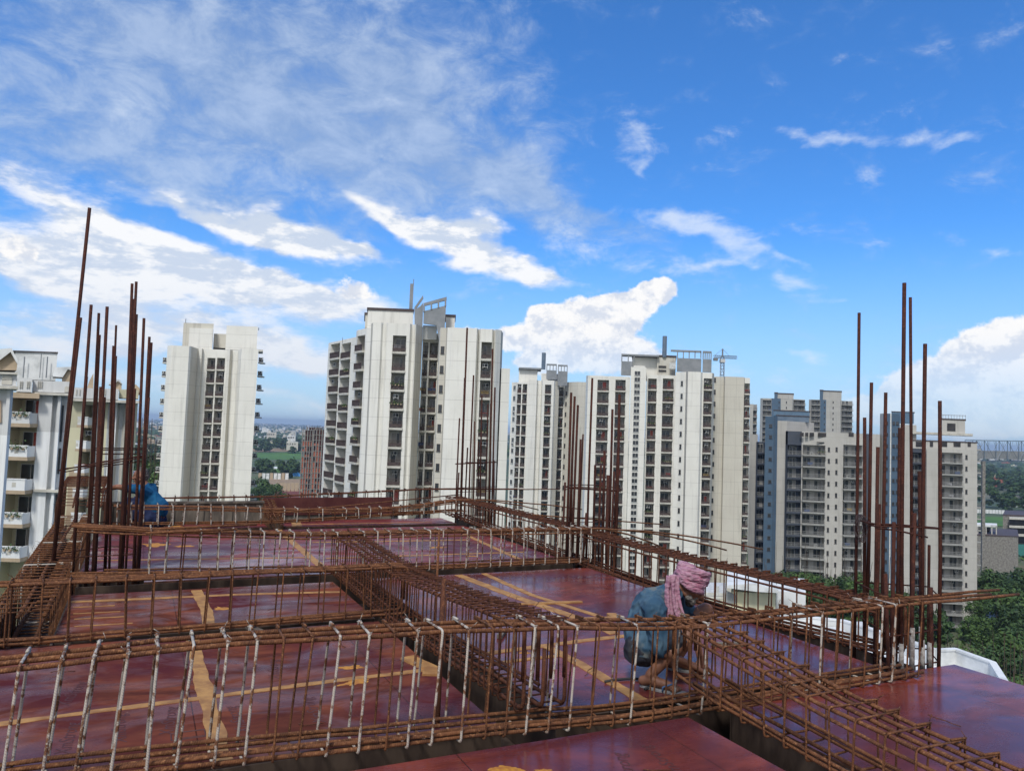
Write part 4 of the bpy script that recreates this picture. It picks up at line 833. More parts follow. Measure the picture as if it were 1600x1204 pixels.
c = atY(1128, 600, 300); t = thing('tower_crane', 'small lattice tower crane with level jib, above the roof right of the wide cream tower', 'tower crane', (c.x, c.y, -46)); lo = -Vector(t.location)
def lattice(t, lo, name, a, b, wd, mat, n, r=.07, vert=False):
    a = Vector(a); b = Vector(b); d = (b-a); s1 = d.normalized().cross(ZU if not vert else Vector((0, 1, 0))).normalized()*wd/2; s2 = d.normalized().cross(s1).normalized()*wd/2; mb = MB()
    cs = [s1+s2, s1-s2, -s1-s2, -s1+s2]
    for q in cs: mb.bar(a+q, b+q, r*1.4, n=4)
    for i in range(n):
        p0, p1 = a+d*i/n, a+d*(i+1)/n
        for k in range(4): mb.bar(p0+cs[k], p1+cs[(k+1) % 4], r, n=4); mb.bar(p1+cs[k], p1+cs[(k+1) % 4], r, n=4)
    return mb.build(name, M[mat], t, loc=lo)
top = atY(1128, 557.5, 300); top.x, top.y = c.x, c.y; M['crane'] = simple('crane_paint', (.16, .17, .18), (.2, .2, .2), 1, .6)
lattice(t, lo, 'mast', (c.x, c.y, -46), top, 1.3, 'crane', 34, .06, True); l = atY(1115, 557, 300); r_ = atY(1151, 559.5, 300)
lattice(t, lo, 'jib', top, (r_.x, top.y, top.z), 1.0, 'crane', 9, .045); lattice(t, lo, 'counter_jib', (l.x, top.y, top.z), top-Vector((.5, 0, 0)), 1.0, 'crane', 4, .045)
ap = top+ZU*3.2; mb = MB(); mb.bar(top, ap, .3); mb.bar(ap, (r_.x-3, top.y, top.z+.6), .06); mb.bar(ap, (l.x+.6, top.y, top.z+.6), .06); mb.build('apex', M['crane'], t, loc=lo)
MB().box(l.x, l.x+1.6, top.y-.6, top.y+.6, top.z-1.6, top.z-.6).build('counterweight', M['crane'], t, loc=lo)
MB().box(top.x-.9, top.x+.9, top.y-1, top.y+1, top.z-2.2, top.z-.9).build('cab', M['ac'], t, loc=lo)
a = atY(1520, 687.5, 245); bb = atY(1760, 692, 262); t = thing('truss_bridge', 'blue-grey steel lattice bridge running out of the picture right of the broad beige block', 'bridge', (a.x, a.y, a.z-6.8)); lo = -Vector(t.location)
H_ = 6.6; dn = ZU*-H_; n = 14; mb = MB(); off = Vector((.5, 5, 0)); mb2 = MB()
for o in (Vector((0, 0, 0)), off):
    mb.beam(a+o, bb+o, .26, .26); mb.beam(a+o+dn, bb+o+dn, .26, .26)
    for i in range(n+1):
        p = a.lerp(bb, i/n)+o; mb2.beam(p+ZU*-.2, p+dn+ZU*.2, .16, .16)
        if i < n:
            q = a.lerp(bb, (i+1)/n)+o; q0 = (p, q) if i % 2 else (q, p); mb2.bar(q0[0], q0[1]+dn, .08, n=4); mb2.bar((p+q)/2, q0[0]+dn, .05, n=4)
mb.build('chord', M['steel_blue'], t, loc=lo); mb2.build('web_member', M['steel_blue'], t, loc=lo)
mb = MB(); mb.obox(a+off*.15+ZU*-3.3, bb-a, off*.7, ZU*-2.6); mb.build('deck_panel', M['steel'], t, loc=lo)
for i in (0, 1):
    p = a.lerp(bb, .06 if i == 0 else .97)+dn; MB().beam(p-off*.1, Vector((p.x, p.y, -46)), .9, .9).build('pier', M['concrete'], t, loc=lo)
# half-built brick shell
T = Tower('half-built tower of bare red brick and grey slabs, left of the tallest tower', 487, 430, cat='unfinished tower', name='brick_shell')
z1 = atY(486, 671, 430).z
def shell(x0, x1, y0, yt, yb, Y, dep, cols):
    a = atY(x0, 720, Y); b_ = atY(x1, 720, Y); zt = atY(x0, yt, Y).z; wd = (b_.x-a.x); n = int((zt+46)/3)
    for k in range(n):
        z = zt-3*(k+1); mb = MB(); mb.box(a.x-.3, b_.x+.3, a.y, a.y+dep, z+2.75, z+3); mb.build('floor_slab', M['concrete'], T.t, loc=T.lo)
        mb = MB()
        for c_ in range(cols+1): x = a.x+(wd-.5)*c_/cols; mb.box(x, x+.5, a.y, a.y+.6, z+.001, z+2.749); 
        mb.build('column', M['concrete'], T.t, loc=T.lo)
        mb = MB()
        for c_ in range(cols):
            if trnd.random() < .85 and k > 1: x = a.x+wd*c_/cols; mb.box(x+.51, x+wd/cols-.01, a.y+.25, a.y+.5, z, z+(2.6 if trnd.random() < .7 else 1.1))
        mb.box(a.x+.3, b_.x-.3, a.y+4, a.y+4.3, z, z+2.7); mb.build('brick_infill', M['brick'], T.t, loc=T.lo)
shell(470, 487, 0, 671, 790, 432, 14, 4); shell(487.5, 502, 0, 670, 790, 428, 16, 3); shell(477, 498, 0, 667, 790, 446, 10, 3)
mb = MB()
for i in range(24): x = atY(470+i*1.4, 668, 430); mb.bar((x.x, 431+4*(i % 3), z1), (x.x, 431+4*(i % 3), z1+1+1.6*trnd.random()), .08, n=4)
mb.build('starter_bars', M['rust_mid'], T.t, loc=T.lo)
# ---------------------------------------------------------------- left: classical white apartment houses
T = Tower('nearest white apartment house corner at the very left edge, with tan gable and round-arched parapet', 8, 56, cat='apartment house', name='apartment_house')
T.block(603, [(-60, 56), (-20, 56), (14, 56), (20, 56.3), (21.5, 57)], [w, w, w, w], 630, -12, depth=3.0, mat='white_r')
T.boxpx('parapet', -60, 27, 582, 600, 55.6, 6, 'white_r'); T.boxpx('cornice', -60, 29, 600.2, 604.5, 55.2, 6, 'slab'); T.boxpx('cornice', -60, 28, 578.5, 581.8, 55.3, 6, 'slab')
T.boxpx('arch_recess', 3, 19, 592, 600, 55.55, .2, 'recess'); T.polypx('arch_head', [(3+8-8*math.cos(a), 592-5.5*math.sin(a)) for a in [i*math.pi/10 for i in range(11)]], 55.5, .2, 'recess')
T.boxpx('pillar', 11.5, 17, 605, 900, 55.7, .5, 'white_r')
T.polypx('gable', [(-30, 578), (-30, 560), (0, 556), (17, 548), (27, 568), (26, 578)], 56, 5, 'tan_r'); T.polypx('roof_slope', [(-30, 548), (18, 543.5), (29.5, 566), (27.3, 568.5), (16.5, 549.5), (-5, 566), (-30, 566)], 55.6, 5.6, 'roof_white')
T.polypx('window', [(-6, 625), (2, 625), (2, 660), (-6, 660)], 55.9, .2, 'tan_r')
for i, y in enumerate((800,)):
    pass
T = Tower('big white apartment house at left with solid-fronted balconies and tan undersides', 66, 71, cat='apartment house', name='apartment_house')
T.block(612, [(14, 70.5), (16, 70.5), (62, 70.6), (66, 70.6), (83, 70.6), (85, 71.1), (90, 71.1), (92, 70.5), (96, 70.5), (98, 71.1), (104, 71.1), (108, 71.1), (112, 75)], [w, ('b', 'yellow_r', 1.9), w, w, w, w, w, w, w, w, w, w], 661, -14, depth=14, mat='white_r', rail='solid', slab='tan_r', out=1.25, acp=.5, plants=.35)
T.boxpx('parapet', 27, 51, 590, 611.7, 69.8, 4, 'white_r'); T.boxpx('parapet', 51.3, 109, 594, 611.7, 70.4, 4, 'white_r'); T.boxpx('cornice', 50, 110, 612.2, 616, 70.1, 4, 'slab'); T.boxpx('balcony_hood', 20, 62, 613, 621, 69.6, 4, 'tan_r')
for x in (31, 34, 42, 45, 59, 62, 65): T.boxpx('parapet_slot', x, x+1.4, 595, 606, 69.7 if x < 51 else 70.3, .3, 'recess')
T.boxpx('water_tank', 24, 90, 549, 592, 80, 8, 'roof_white', .1); T.mast(36, 557, 590, 79.5, .06); T.mast(72, 557, 590, 79.5, .06); T.mast(62, 552, 590, 79.7, .04)
T.polypx('gable', [(97, 598), (97, 590), (106, 576), (111, 580), (112, 598)], 75, 4, 'tan_r'); T.polypx('roof_slope', [(82, 585), (88, 573.5), (111, 573), (112.5, 579), (106, 576.5), (98, 589), (83, 588)], 74.7, 4.5, 'roof_white')
T.boxpx('arch_recess', 101, 108, 606, 612, 70.3, .3, 'recess'); T.polypx('arch_head', [(101+3.5-3.5*math.cos(a), 606-3*math.sin(a)) for a in [i*math.pi/8 for i in range(9)]], 70.3, .3, 'recess')
T.boxpx('band_course', 52, 100, 764, 768, 70.3, 3, 'slab')
for (y0, y1) in ((633, 690), (700, 740), (772, 800)): T.boxpx('window', 98.5-(y0-612)*.07, 101.5-(y0-612)*.07, y0, y1, 71.0, .3, 'glass')
T = Tower('second white and pale yellow apartment house, further back between the left column bars', 165, 98, cat='apartment house', name='apartment_house')
T.block(622, [(108, 98), (129, 98), (131, 98), (147, 98), (150, 99), (158, 99), (160, 98.6), (170, 98.6), (173, 99), (180, 98.5), (184, 98.5), (188, 99.5), (194, 99.5), (198, 99), (216, 101)],
        [('w', 'yellow_r'), w, ('b', 'yellow_r', 2.0), w, w, ('w', 'recess'), ('w', 'yellow_r'), w, w, w, ('w', 'recess'), w, ('w', 'recess'), ('w', 'yellow_r')], 664, -12, depth=16, mat='white_r', rail='solid', slab='tan_r', out=1.1, plants=.2)
T.boxpx('parapet', 112, 186, 605, 621.5, 97, 5, 'white_r'); T.boxpx('cornice', 110, 218, 622, 626, 97, 5, 'slab'); T.boxpx('parapet', 186.5, 217, 608, 621.5, 98, 5, 'yellow_r')
T.polypx('gable', [(176, 608), (176, 602), (184, 594), (190, 600), (190, 610)], 99, 4, 'tan_r'); T.polypx('roof_slope', [(170, 600), (174, 593), (187, 593), (191, 600), (184, 595), (177, 602)], 98.7, 4.4, 'roof_white')
T.polypx('gable', [(204, 614), (204, 607), (212, 600), (218, 606), (219, 616)], 101, 4, 'tan_r'); T.polypx('gable', [(136, 606), (140, 594), (146, 583), (146, 606)], 99, 4, 'tan_r')
for x in (119, 124, 160, 164): T.boxpx('parapet_slot', x, x+1.4, 608, 617, 96.9, .3, 'recess')
T.boxpx('tan_panel', 108, 121, 735, 840, 97.6, .4, 'tan_r')
T = Tower('low pale yellow house with white hipped roof, right of the second apartment house', 185, 112, cat='house', name='low_house')
T.block(742, [(146, 112), (160, 112), (176, 112), (196, 112), (214, 114)], [w, ('v',), w, ('v',)], 770, -14, depth=12, mat='yellow_r')
T.polypx('roof', [(142, 744), (158, 733), (186, 727), (207, 738), (216, 744)], 111, 12, 'roof_white')

# ---------------------------------------------------------------- ground and far country
GZ = -46.0
def ground_mat():
    m_, b, h = new_mat('ground'); co = h.n('ShaderNodeNewGeometry').outputs['Position']
    a = h.noise(co, .006, 6, .6); c = h.mix(h.ss(a, .42, .58), (.045, .075, .03), (.13, .12, .075)); c = h.mix(h.ss(h.noise(co, .03, 5), .5, .65), c, (.07, .11, .035))
    c = h.mix(h.ss(h.noise(co, .0016, 4), .45, .55), c, (.04, .065, .035)); setb(h, b, col=c, rough=.95); return m_
mb = MB(); n = 64; mb.v = [Vector((0, 0, GZ))]+[Vector((13500*math.cos(2*math.pi*i/n), 13500*math.sin(2*math.pi*i/n), GZ)) for i in range(n)]
for i in range(n): mb.face([0, 1+i, 1+(i+1) % n])
tag(mb.build('ground', ground_mat()), kind='structure')
def sheet(name, pxs, z, mat):
    P_ = [atZ(x, y, z) for x, y in pxs]; me = MB(); me.v = P_; me.face(list(range(len(P_)))[::-1] if (P_[1]-P_[0]).cross(P_[2]-P_[0]).z < 0 else list(range(len(P_)))); return tag(me.build(name, mat), kind='structure')
M['grass'] = simple('meadow', (.075, .17, .03), (.05, .12, .03), .02, 1)
sheet('field', [(398, 707), (470, 706), (472, 717), (398, 718)], GZ+.2, M['grass']); sheet('field', [(398, 728), (468, 727), (470, 738), (398, 738)], GZ+.2, M['grass'])
sheet('bare_earth', [(395, 700), (462, 700), (462, 705), (395, 705)], GZ+.3, M['soil']); sheet('bare_earth', [(420, 748), (470, 748), (475, 762), (425, 768)], GZ+.3, M['soil'])
M['redsoil'] = simple('red_soil', (.16, .045, .03), (.12, .04, .03), .1, 1); sheet('bare_earth', [(430, 764), (472, 764), (472, 790), (430, 790)], GZ+.5, M['redsoil'])
sheet('road', [(1500, 805), (1640, 815), (1640, 822), (1500, 812)], GZ+.2, M['concrete']); sheet('field', [(1520, 806), (1580, 808), (1580, 822), (1520, 820)], GZ+.4, M['grass'])
# low white terrace building beyond the right edge of the deck
z = -12.0; t = thing('terrace_roof', 'long low white terrace roof with thick parapet, directly below the right edge of the deck', 'flat roof building', atZ(1350, 1010, GZ)*1.0); t.location = (19, 50, GZ); lo = -Vector(t.location)
cor = [atZ(x, y, z).xy for (x, y) in ((1555, 1034), (1493, 1012), (1462, 1013), (1400, 992), (1320, 968), (1262, 962), (1110, 962))]
near = [Vector((7, 30)), Vector((24, 33))]
poly = cor+near; MB().prism([tuple(p) for p in poly], GZ, z-1.1, mi=0, mtop=1).build('wall', [M['cream'], M['roof_white']], t, loc=lo)
mb = MB(); n = len(poly)
for i in range(n):
    a, b_ = poly[i], poly[(i+1) % n]; d = (b_-a); nn = Vector((d.y, -d.x)).normalized(); c0 = sum((p for p in poly), Vector((0, 0)))/n
    if nn.dot(c0-a) < 0: nn = -nn
    mb.obox((a.x+nn.x*.01, a.y+nn.y*.01, z-1.09), (d.x, d.y, 0), (nn.x*.3, nn.y*.3, 0), (0, 0, 1.0)); mb.obox((a.x-nn.x*.06, a.y-nn.y*.06, z-.089-.001*i), (d.x, d.y, 0), (nn.x*.42, nn.y*.42, 0), (0, 0, .12))
mb.build('parapet', M['roof_white'], t, loc=lo)
for (x, y, s) in ((1300, 1000, 1.2), (1340, 985, .9), (1420, 1015, .7)):
    p = atZ(x, y, z-1.1); MB().box(p.x, p.x+s, p.y, p.y+s*1.4, z-1.099, z-1.099+s*.5).build('roof_hatch', M['roof_white'], t, loc=lo)
T = Tower('small pale yellow roof house with grey sheet roof, just right of the pink turban', 1185, 66, cat='roof house', name='roof_house', gz=-13)
T.boxpx('wall', 1142, 1212, 924, 990, 66, 7, 'yellow_r'); T.boxpx('wall', 1105, 1160, 948, 990, 64.6, 5, 'yellow_r'); T.polypx('sheet_roof', [(1136, 914), (1180, 911), (1216, 921), (1216, 926), (1182, 924), (1136, 918)], 65, 7, 'roof_white')
T.boxpx('bright_wall', 1212.5, 1259, 923, 1000, 66.5, 7, 'roof_white'); T.boxpx('low_wall', 1100, 1136, 925, 950, 68, 5, 'ac'); T.polypx('window', [(1134, 922), (1151, 930), (1151, 942), (1133, 942)], 65.9, .2, 'steel'); T.boxpx('bracket', 1118, 1124, 915, 945, 66, .6, 'ac')
for k in range(4): T.boxpx('pipe', 1102, 1130, 930+5*k, 930.7+5*k, 65.5, .1, 'rail_grey')
# right background buildings
T = Tower('blank grey concrete block with a small white roof shelter, below the truss bridge', 1560, 300, cat='concrete block', name='concrete_block')
T.boxpx('wall', 1526, 1591, 836, 905, 300, 30, 'concrete', .3); T.boxpx('shelter_roof', 1526, 1558, 819, 822, 303, 9, 'roof_white')
for x in (1527, 1540, 1549, 1556): T.boxpx('shelter_post', x, x+1.6, 822.2, 836, 303, .6, 'slab')
T.boxpx('wall', 1526, 1547, 823, 836, 311, 1, 'dark')
T = Tower('modern grey office building with banded slabs and teal glass, cut by the right picture edge', 1600, 345, cat='office building', name='office_building')
T.boxpx('wall', 1567, 1680, 805, 900, 350, 30, 'concrete', .5)
for k in range(3): T.boxpx('floor_band', 1577, 1680, 808+13*k, 811+13*k, 346, 4, 'slab'); T.boxpx('window_band', 1578, 1680, 811.3+13*k, 820.7+13*k, 349, .5, 'dark')
T.boxpx('glass_front', 1590, 1680, 850, 880, 345, 2, 'glass_green')
T = Tower('long white factory hall among trees near the right picture edge', 1600, 640, cat='factory hall', name='factory_hall'); T.boxpx('wall', 1578, 1680, 783, 800, 640, 40, 'roof_white', .4)
T = Tower('row of white fence panels in front of the woods at right', 1550, 560, cat='fence', name='boundary_fence')
for k in range(12): T.boxpx('panel', 1526+4.9*k, 1530.4+4.9*k, 795+.2*k, 801+.2*k, 560, .5, 'roof_white')
T = Tower('dark blue pitched roof shed among the trees, lower right', 1565, 185, cat='shed', name='blue_shed'); T.boxpx('wall', 1545, 1592, 968, 985, 186, 8, 'slab'); M['blueroof'] = simple('blue_roof', (.03, .06, .14), (.045, .08, .17), .8, .7)
T.polypx('roof', [(1538, 972), (1546, 951), (1582, 948), (1596, 970)], 184, 11, 'blueroof')
T = Tower('bright blue tarpaulin roof over a white shed, in the gap below the brick shell', 461, 690, cat='shed', name='tarpaulin_shed'); T.boxpx('wall', 452, 470, 744, 752, 690, 8, 'roof_white'); T.polypx('tarpaulin', [(449, 745), (452, 739), (466, 738), (471, 744)], 688, 14, 'tarp')
T = Tower('long white site wall left of the blue tarpaulin', 430, 640, cat='wall', name='site_wall')
for k in range(8): T.boxpx('panel', 404+6*k, 409+6*k, 738.5+.3*(k % 3), 749, 640, .5, 'roof_white' if k % 3 else 'tan_r')
T = Tower('brown plank hoarding on poles at the near edge of the red earth patch', 450, 500, cat='hoarding', name='hoarding')
for k in range(7): T.boxpx('board', 431+6*k, 436+6*k, 754, 767, 500, .4, 'tan_r')
T.mast(428, 755, 790, 498, .35, 'slab')
for (x0, x1, y0, y1, Y, lab) in ((417, 432, 675, 690, 1500, 'broad beige house block under the horizon in the centre-left gap'), (449, 462, 680, 692, 1350, 'white stepped block left of the brick shell'), (448, 466, 690, 699, 1180, 'grey arcaded building left of the brick shell'), (422, 442, 731, 737, 780, 'low white sheds between the two green fields')):
    T = Tower(lab, (x0+x1)/2, Y, cat='building', name='town_building'); T.boxpx('wall', x0, x1, y0, y1+4, Y, 30, 'roof_white' if 'white' in lab else 'slab')
    for k in range(4): T.boxpx('window', x0+1+(x1-x0-3)*k/4, x0+2.4+(x1-x0-3)*k/4, y0+2, y0+4.5, Y-.3, .2, 'dark')
    T.boxpx('roof_room', x0+2, x0+6, y0-3, y0, Y+5, 10, 'slab')
hr = random.Random(8); hm = []
for k in range(8):
    mb = MB(); wd, dp, ht = hr.uniform(9, 20), hr.uniform(9, 18), hr.uniform(5, 15); mb.box(-wd/2, wd/2, 0, dp, 0, ht, 0); mb.box(-wd/2+1, -wd/2+hr.uniform(4, 6), 2, 6, ht, ht+2.5, 0); mb.box(wd/2-3, wd/2-1.3, 2, 4, ht, ht+1.5, 2)
    for f in range(int(ht/3.2)):
        for q in range(int(wd/3)): mb.box(-wd/2+1+q*3, -wd/2+2.2+q*3, -.1, 0-.001, f*3.2+1, f*3.2+2.3, 1)
    mts = [M['roof_white'], M['slab'], M['tan_r'], M['cream'], M['slab_grey'], M['roof_white'], M['brick'], M['yellow_r']]
    hm.append(mb.mesh('town_house', [mts[k], M['dark'], M['dark']]))
def scatter_px(n, x0, x1, Y0, Y1, p=1.7):
    for _ in range(n):
        q = hr.random()**p; Y = Y0+(Y1-Y0)*q; x = hr.uniform(x0, x1); d = atY(x, 700, Y); yield d.x, Y
nH = 0
for (n, x0, x1, Y0, Y1, lab) in ((55, 395, 515, 1250, 3800, 'one of many small pale town houses crowding below the horizon, gap left of the tallest tower'), (22, 198, 262, 700, 2600, 'one of many small pale town houses seen between the column bars and the slab tower at left'), (26, 1525, 1625, 900, 3200, 'one of the small pale town houses among woods near the right picture edge')):
    for x, Y in scatter_px(n, x0, x1, Y0, Y1):
        o = place('town_house', hm[hr.randrange(8)], None, (x, Y, GZ), hr.uniform(-.5, .5)); o.scale = (hr.uniform(.8, 1.5),)*2+(hr.uniform(.7, 1.2),); tag(o, lab, 'house', lab.split(',')[0].replace('one of many ', '').replace('one of the ', '')[:60]); nH += 1
mb = MB()
for _ in range(5200):
    Y = 2600+9500*hr.random()**1.3; a = hr.uniform(-.86, .86); x = math.tan(a)*Y; s = hr.uniform(8, 26); mb.box(x, x+s, Y, Y+s*.8, GZ, GZ+hr.choice((5, 7, 9, 12, 16, 24 if hr.random() < .2 else 8)), hr.choice((0, 0, 1, 2, 3)))
tag(mb.build('distant_town', [M['roof_white'], M['slab'], M['tan_r'], M['slab_grey']]), 'pale speckle of distant town houses merging below the horizon', 'town', kind='stuff')

# ---------------------------------------------------------------- trees
M['foliage'] = None
def leafmat(name, a, b_, c):
    m_, bs, h = new_mat(name); co = h.n('ShaderNodeTexCoord').outputs['Object']; geo = h.n('ShaderNodeNewGeometry').outputs['Random Per Island'] if 'Random Per Island' in [o.name for o in h.n('ShaderNodeNewGeometry').outputs] else .5
    cc = h.mix(h.ss(h.noise(co, .55, 4), .38, .62), a, b_); cc = h.mix(h.m('MULTIPLY', geo, .6), cc, c); setb(h, bs, col=cc, rough=.65, spec=.3); return m_
M['leafA'] = leafmat('leaf_dark', (.014, .034, .012), (.032, .066, .018), (.055, .10, .024)); M['leafB'] = leafmat('leaf_bright', (.028, .06, .014), (.05, .095, .02), (.09, .15, .035)); M['bark'] = simple('bark', (.09, .065, .045), (.05, .04, .03), 3, .95, .3)
def crown_mesh(seed, mat, R=3.6, Hh=3.4, nc=34, nl=85, ls=.30):
    r = random.Random(seed); mb = MB(); cl = []
    for i in range(nc):
        a = r.uniform(0, 6.283); q = r.random()**.45; zz = r.uniform(-.75, 1.0); rad = R*q*math.sqrt(max(.05, 1-zz*zz*.85)); cl.append((Vector((rad*math.cos(a), rad*math.sin(a), Hh*zz)), r.uniform(.75, 1.45)))
    for c, cr_ in cl:
        for j in range(nl):
            d = Vector((r.gauss(0, 1), r.gauss(0, 1), r.gauss(0, .8))).normalized()*cr_*r.uniform(.55, 1.05); p = c+d; nn = (d.normalized()+Vector((r.uniform(-.7, .7), r.uniform(-.7, .7), r.uniform(-.3, .9)))).normalized()
            a = nn.cross(Vector((r.uniform(-1, 1), r.uniform(-1, 1), r.uniform(-1, 1)))).normalized()*ls*r.uniform(.6, 1.3); b2 = nn.cross(a)*.55
            k = len(mb.v); mb.v += [p-a, p-b2-nn*.03, p+a, p+b2-nn*.03]; mb.face([k, k+1, k+2, k+3])
    return mb.mesh('crown', M[mat]), cl
def trunk_mesh(seed, cl, h):
    r = random.Random(seed); mb = MB(); mb.tube([(0, 0, 0), (.1, .05, h*.4), (0, .1, h*.75), (.05, 0, h)], [.28, .22, .17, .1], 8)
    for c, _ in cl[::3]: mb.tube([(0, .05, h*.55), (c.x*.5, c.y*.5, h*.75+(c.z)*.3), (c.x*.9, c.y*.9, h+c.z*.9)], [.11, .07, .03], 5)
    return mb.mesh('trunk', M['bark'])
TV = []
for k in range(6):
    cm, cl = crown_mesh(40+k, 'leafA' if k % 2 == 0 else 'leafB', nc=30+4*k, R=3.2+.3*k); TV.append((cm, trunk_mesh(k, cl, 5.2)))
FV = [crown_mesh(80+k, 'leafA', nc=12, nl=45, ls=.75)[0] for k in range(3)]
def tree(px, py, Y, sc, k, label, group, far=False, gz=GZ):
    top = atY(px, py, Y); H0 = (5.2+3.4+.7)*sc; base = top.z-H0
    t = thing('leafy_tree', label, 'tree', (top.x, top.y, gz), hr.uniform(0, 6.28), group); cm, tm = TV[k % 6]
    th = base-gz
    st = max(.3, (th/sc+5.2)/5.2)
    if far: place('crown', FV[k % 3], t, (0, 0, base-gz+5.2*sc)).scale = (sc,)*3
    else: place('crown', cm, t, (0, 0, base-gz+5.2*sc)).scale = (sc, sc, sc)
    tr = place('trunk', tm, t, (0, 0, 0)); tr.scale = (sc, sc, max(.2, (base-gz+5.2*sc)/5.2))
    return t
near_t = [(1500,1000,120,1.1),(1525,985,128,1.2),(1560,1000,118,1.1),(1590,975,132,1.4),(1545,1030,100,1.0),(1600,1035,98,1.1),(1575,1050,90,.95),(1500,1040,96,.9),(1630,1000,110,1.3),(1480,1020,104,.9),(1460,990,126,1.0),(1615,1080,84,1.0),(1590,1085,80,.85),
          (1530,878,210,1.5),(1548,885,205,1.3),(1570,905,190,1.4),(1590,880,215,1.8),(1610,920,180,1.6),(1560,930,170,1.1),(1535,915,190,1.0),(1600,940,165,1.3),(1528,940,168,.9),(1592,962,150,1.0)]
lab_n = 'leafy tree in the dense green belt below the right picture edge'
for i, (x, y, Y, s) in enumerate(near_t): tree(x, y+(22 if x < 1530 else 10 if y < 960 else 16), Y, s, i, lab_n, 'green belt trees at lower right')
for i, (x, y, Y, s) in enumerate([(1270,900,150,1.2),(1290,905,148,1.1),(1312,900,150,1.3),(1335,895,146,1.1),(1255,893,156,1.0),(1230,892,158,.9),(1355,905,140,1.2),(1380,920,134,1.1),(1415,925,136,1.1),(1445,940,132,1.0),(1208,893,160,.8)]):
    tree(x, y, Y, s, i+1, 'dark leafy tree at the foot of the broad beige block, half hidden by the edge cage', 'trees at the foot of the beige block')
for i, (x, y, Y, s) in enumerate([(232,712,210,1.7),(243,722,200,1.5),(222,730,190,1.3),(250,738,185,1.2),(215,748,180,1.1),(240,752,175,1.2)]):
    tree(x, y, Y, s, i, 'bushy tree between the left column bars and the slab tower', 'bushy trees beside the slab tower')
for i, (x, y, Y, s) in enumerate([(410,746,430,2.0),(420,752,420,2.2),(405,760,400,1.8),(428,756,430,1.5)]):
    tree(x, y, Y, s, i, 'dark round tree left of the red earth patch in the central gap', 'dark trees beside the red earth')
for i, (x, y, Y, s) in enumerate([(440,718,690,2.2),(452,716,700,2.6),(462,722,690,2.2),(412,716,720,2.6),(405,718,715,2.2),(418,722,700,1.8),(446,728,660,1.8),(425,733,650,1.2)]):
    tree(x, y, Y, s, i, 'green tree standing at the edge of the far meadows', 'trees around the far meadows', far=True)
k = 0
for (n, x0, x1, Y0, Y1, y0) in ((26, 400, 480, 1150, 1500, 0), (44, 1520, 1640, 560, 1300, 0), (14, 200, 262, 420, 900, 0)):
    for x, Y in scatter_px(n, x0, x1, Y0, Y1, 1):
        s = hr.uniform(1.3, 2.6); t = thing('leafy_tree', ['tree of the dark tree line just beyond the far meadows', 'tree of the woods behind the grey concrete block at far right', 'tree among the houses behind the left column bars'][0 if x0 == 400 else 1 if x0 == 1520 else 2], 'tree', (x, Y, GZ), hr.uniform(0, 6), ['far meadow tree line', 'woods at far right', 'trees among the left houses'][0 if x0 == 400 else 1 if x0 == 1520 else 2])
        place('crown', FV[k % 3], t, (0, 0, 4.2*s)).scale = (s*1.3, s*1.3, s); k += 1
mb = MB()
for _ in range(9000):
    Y = 1400+10500*hr.random()**1.5; a = hr.uniform(-.86, .86); x = math.tan(a)*Y; s = hr.uniform(9, 26)*(1+Y/9000); h_ = hr.uniform(5, 12)*(1+Y/16000); b0 = len(mb.v)
    for (i, zz, q) in ((0, 0, 1), (1, .6, .95), (2, 1, .45)):
        for j in range(6): a2 = j*1.047+i*.5+hr.uniform(-.2, .2); mb.v.append(Vector((x+s*.5*q*math.cos(a2), Y+s*.5*q*math.sin(a2), GZ+h_*(zz+hr.uniform(-.06, .06)))))
    for i in range(2):
        for j in range(6): mb.face([b0+6*i+j, b0+6*i+(j+1) % 6, b0+6*i+6+(j+1) % 6, b0+6*i+6+j])
    mb.face([b0+12+j for j in range(6)])
tag(mb.build('distant_woods', M['leafA']), 'blue-green belts of distant trees merging towards the horizon', 'woods', kind='stuff')
mb = MB(); rr = random.Random(3); 
for _ in range(900):
    Y = rr.uniform(60, 420); a = rr.uniform(.0, .72); x = math.tan(a)*Y; s = rr.uniform(1.0, 2.4)
    for j in range(9):
        c = Vector((x+rr.uniform(-s, s), Y+rr.uniform(-s, s), GZ+rr.uniform(.1, s*1.1))); d = Vector((rr.uniform(-1, 1), rr.uniform(-1, 1), rr.uniform(-.3, 1))).normalized()*s*.6; e = d.cross(Vector((rr.uniform(-1, 1), rr.uniform(-1, 1), 1))).normalized()*s*.5; k = len(mb.v); mb.v += [c-d, c-e, c+d, c+e]; mb.face([k, k+1, k+2, k+3])
tag(mb.build('undergrowth', M['leafB']), 'low green undergrowth between the trees at lower right', 'undergrowth', kind='stuff')
# ---------------------------------------------------------------- haze
mh = bpy.data.materials.new('haze'); mh.use_nodes = True; nt = mh.node_tree; nt.nodes.clear(); o_ = nt.nodes.new('ShaderNodeOutputMaterial'); v_ = nt.nodes.new('ShaderNodeVolumePrincipled')
v_.inputs['Color'].default_value = (.62, .76, .95, 1); v_.inputs['Density'].default_value = HAZE_D; v_.inputs['Anisotropy'].default_value = .2; nt.links.new(v_.outputs[0], o_.inputs['Volume'])
hz_ = MB().box(-14000, 14000, -14000, 14000, GZ-1, 45).build('haze', mh); tag(hz_, kind='stuff')
hz_['label'] = 'pale blue summer haze over the far country'; hz_['category'] = 'haze'

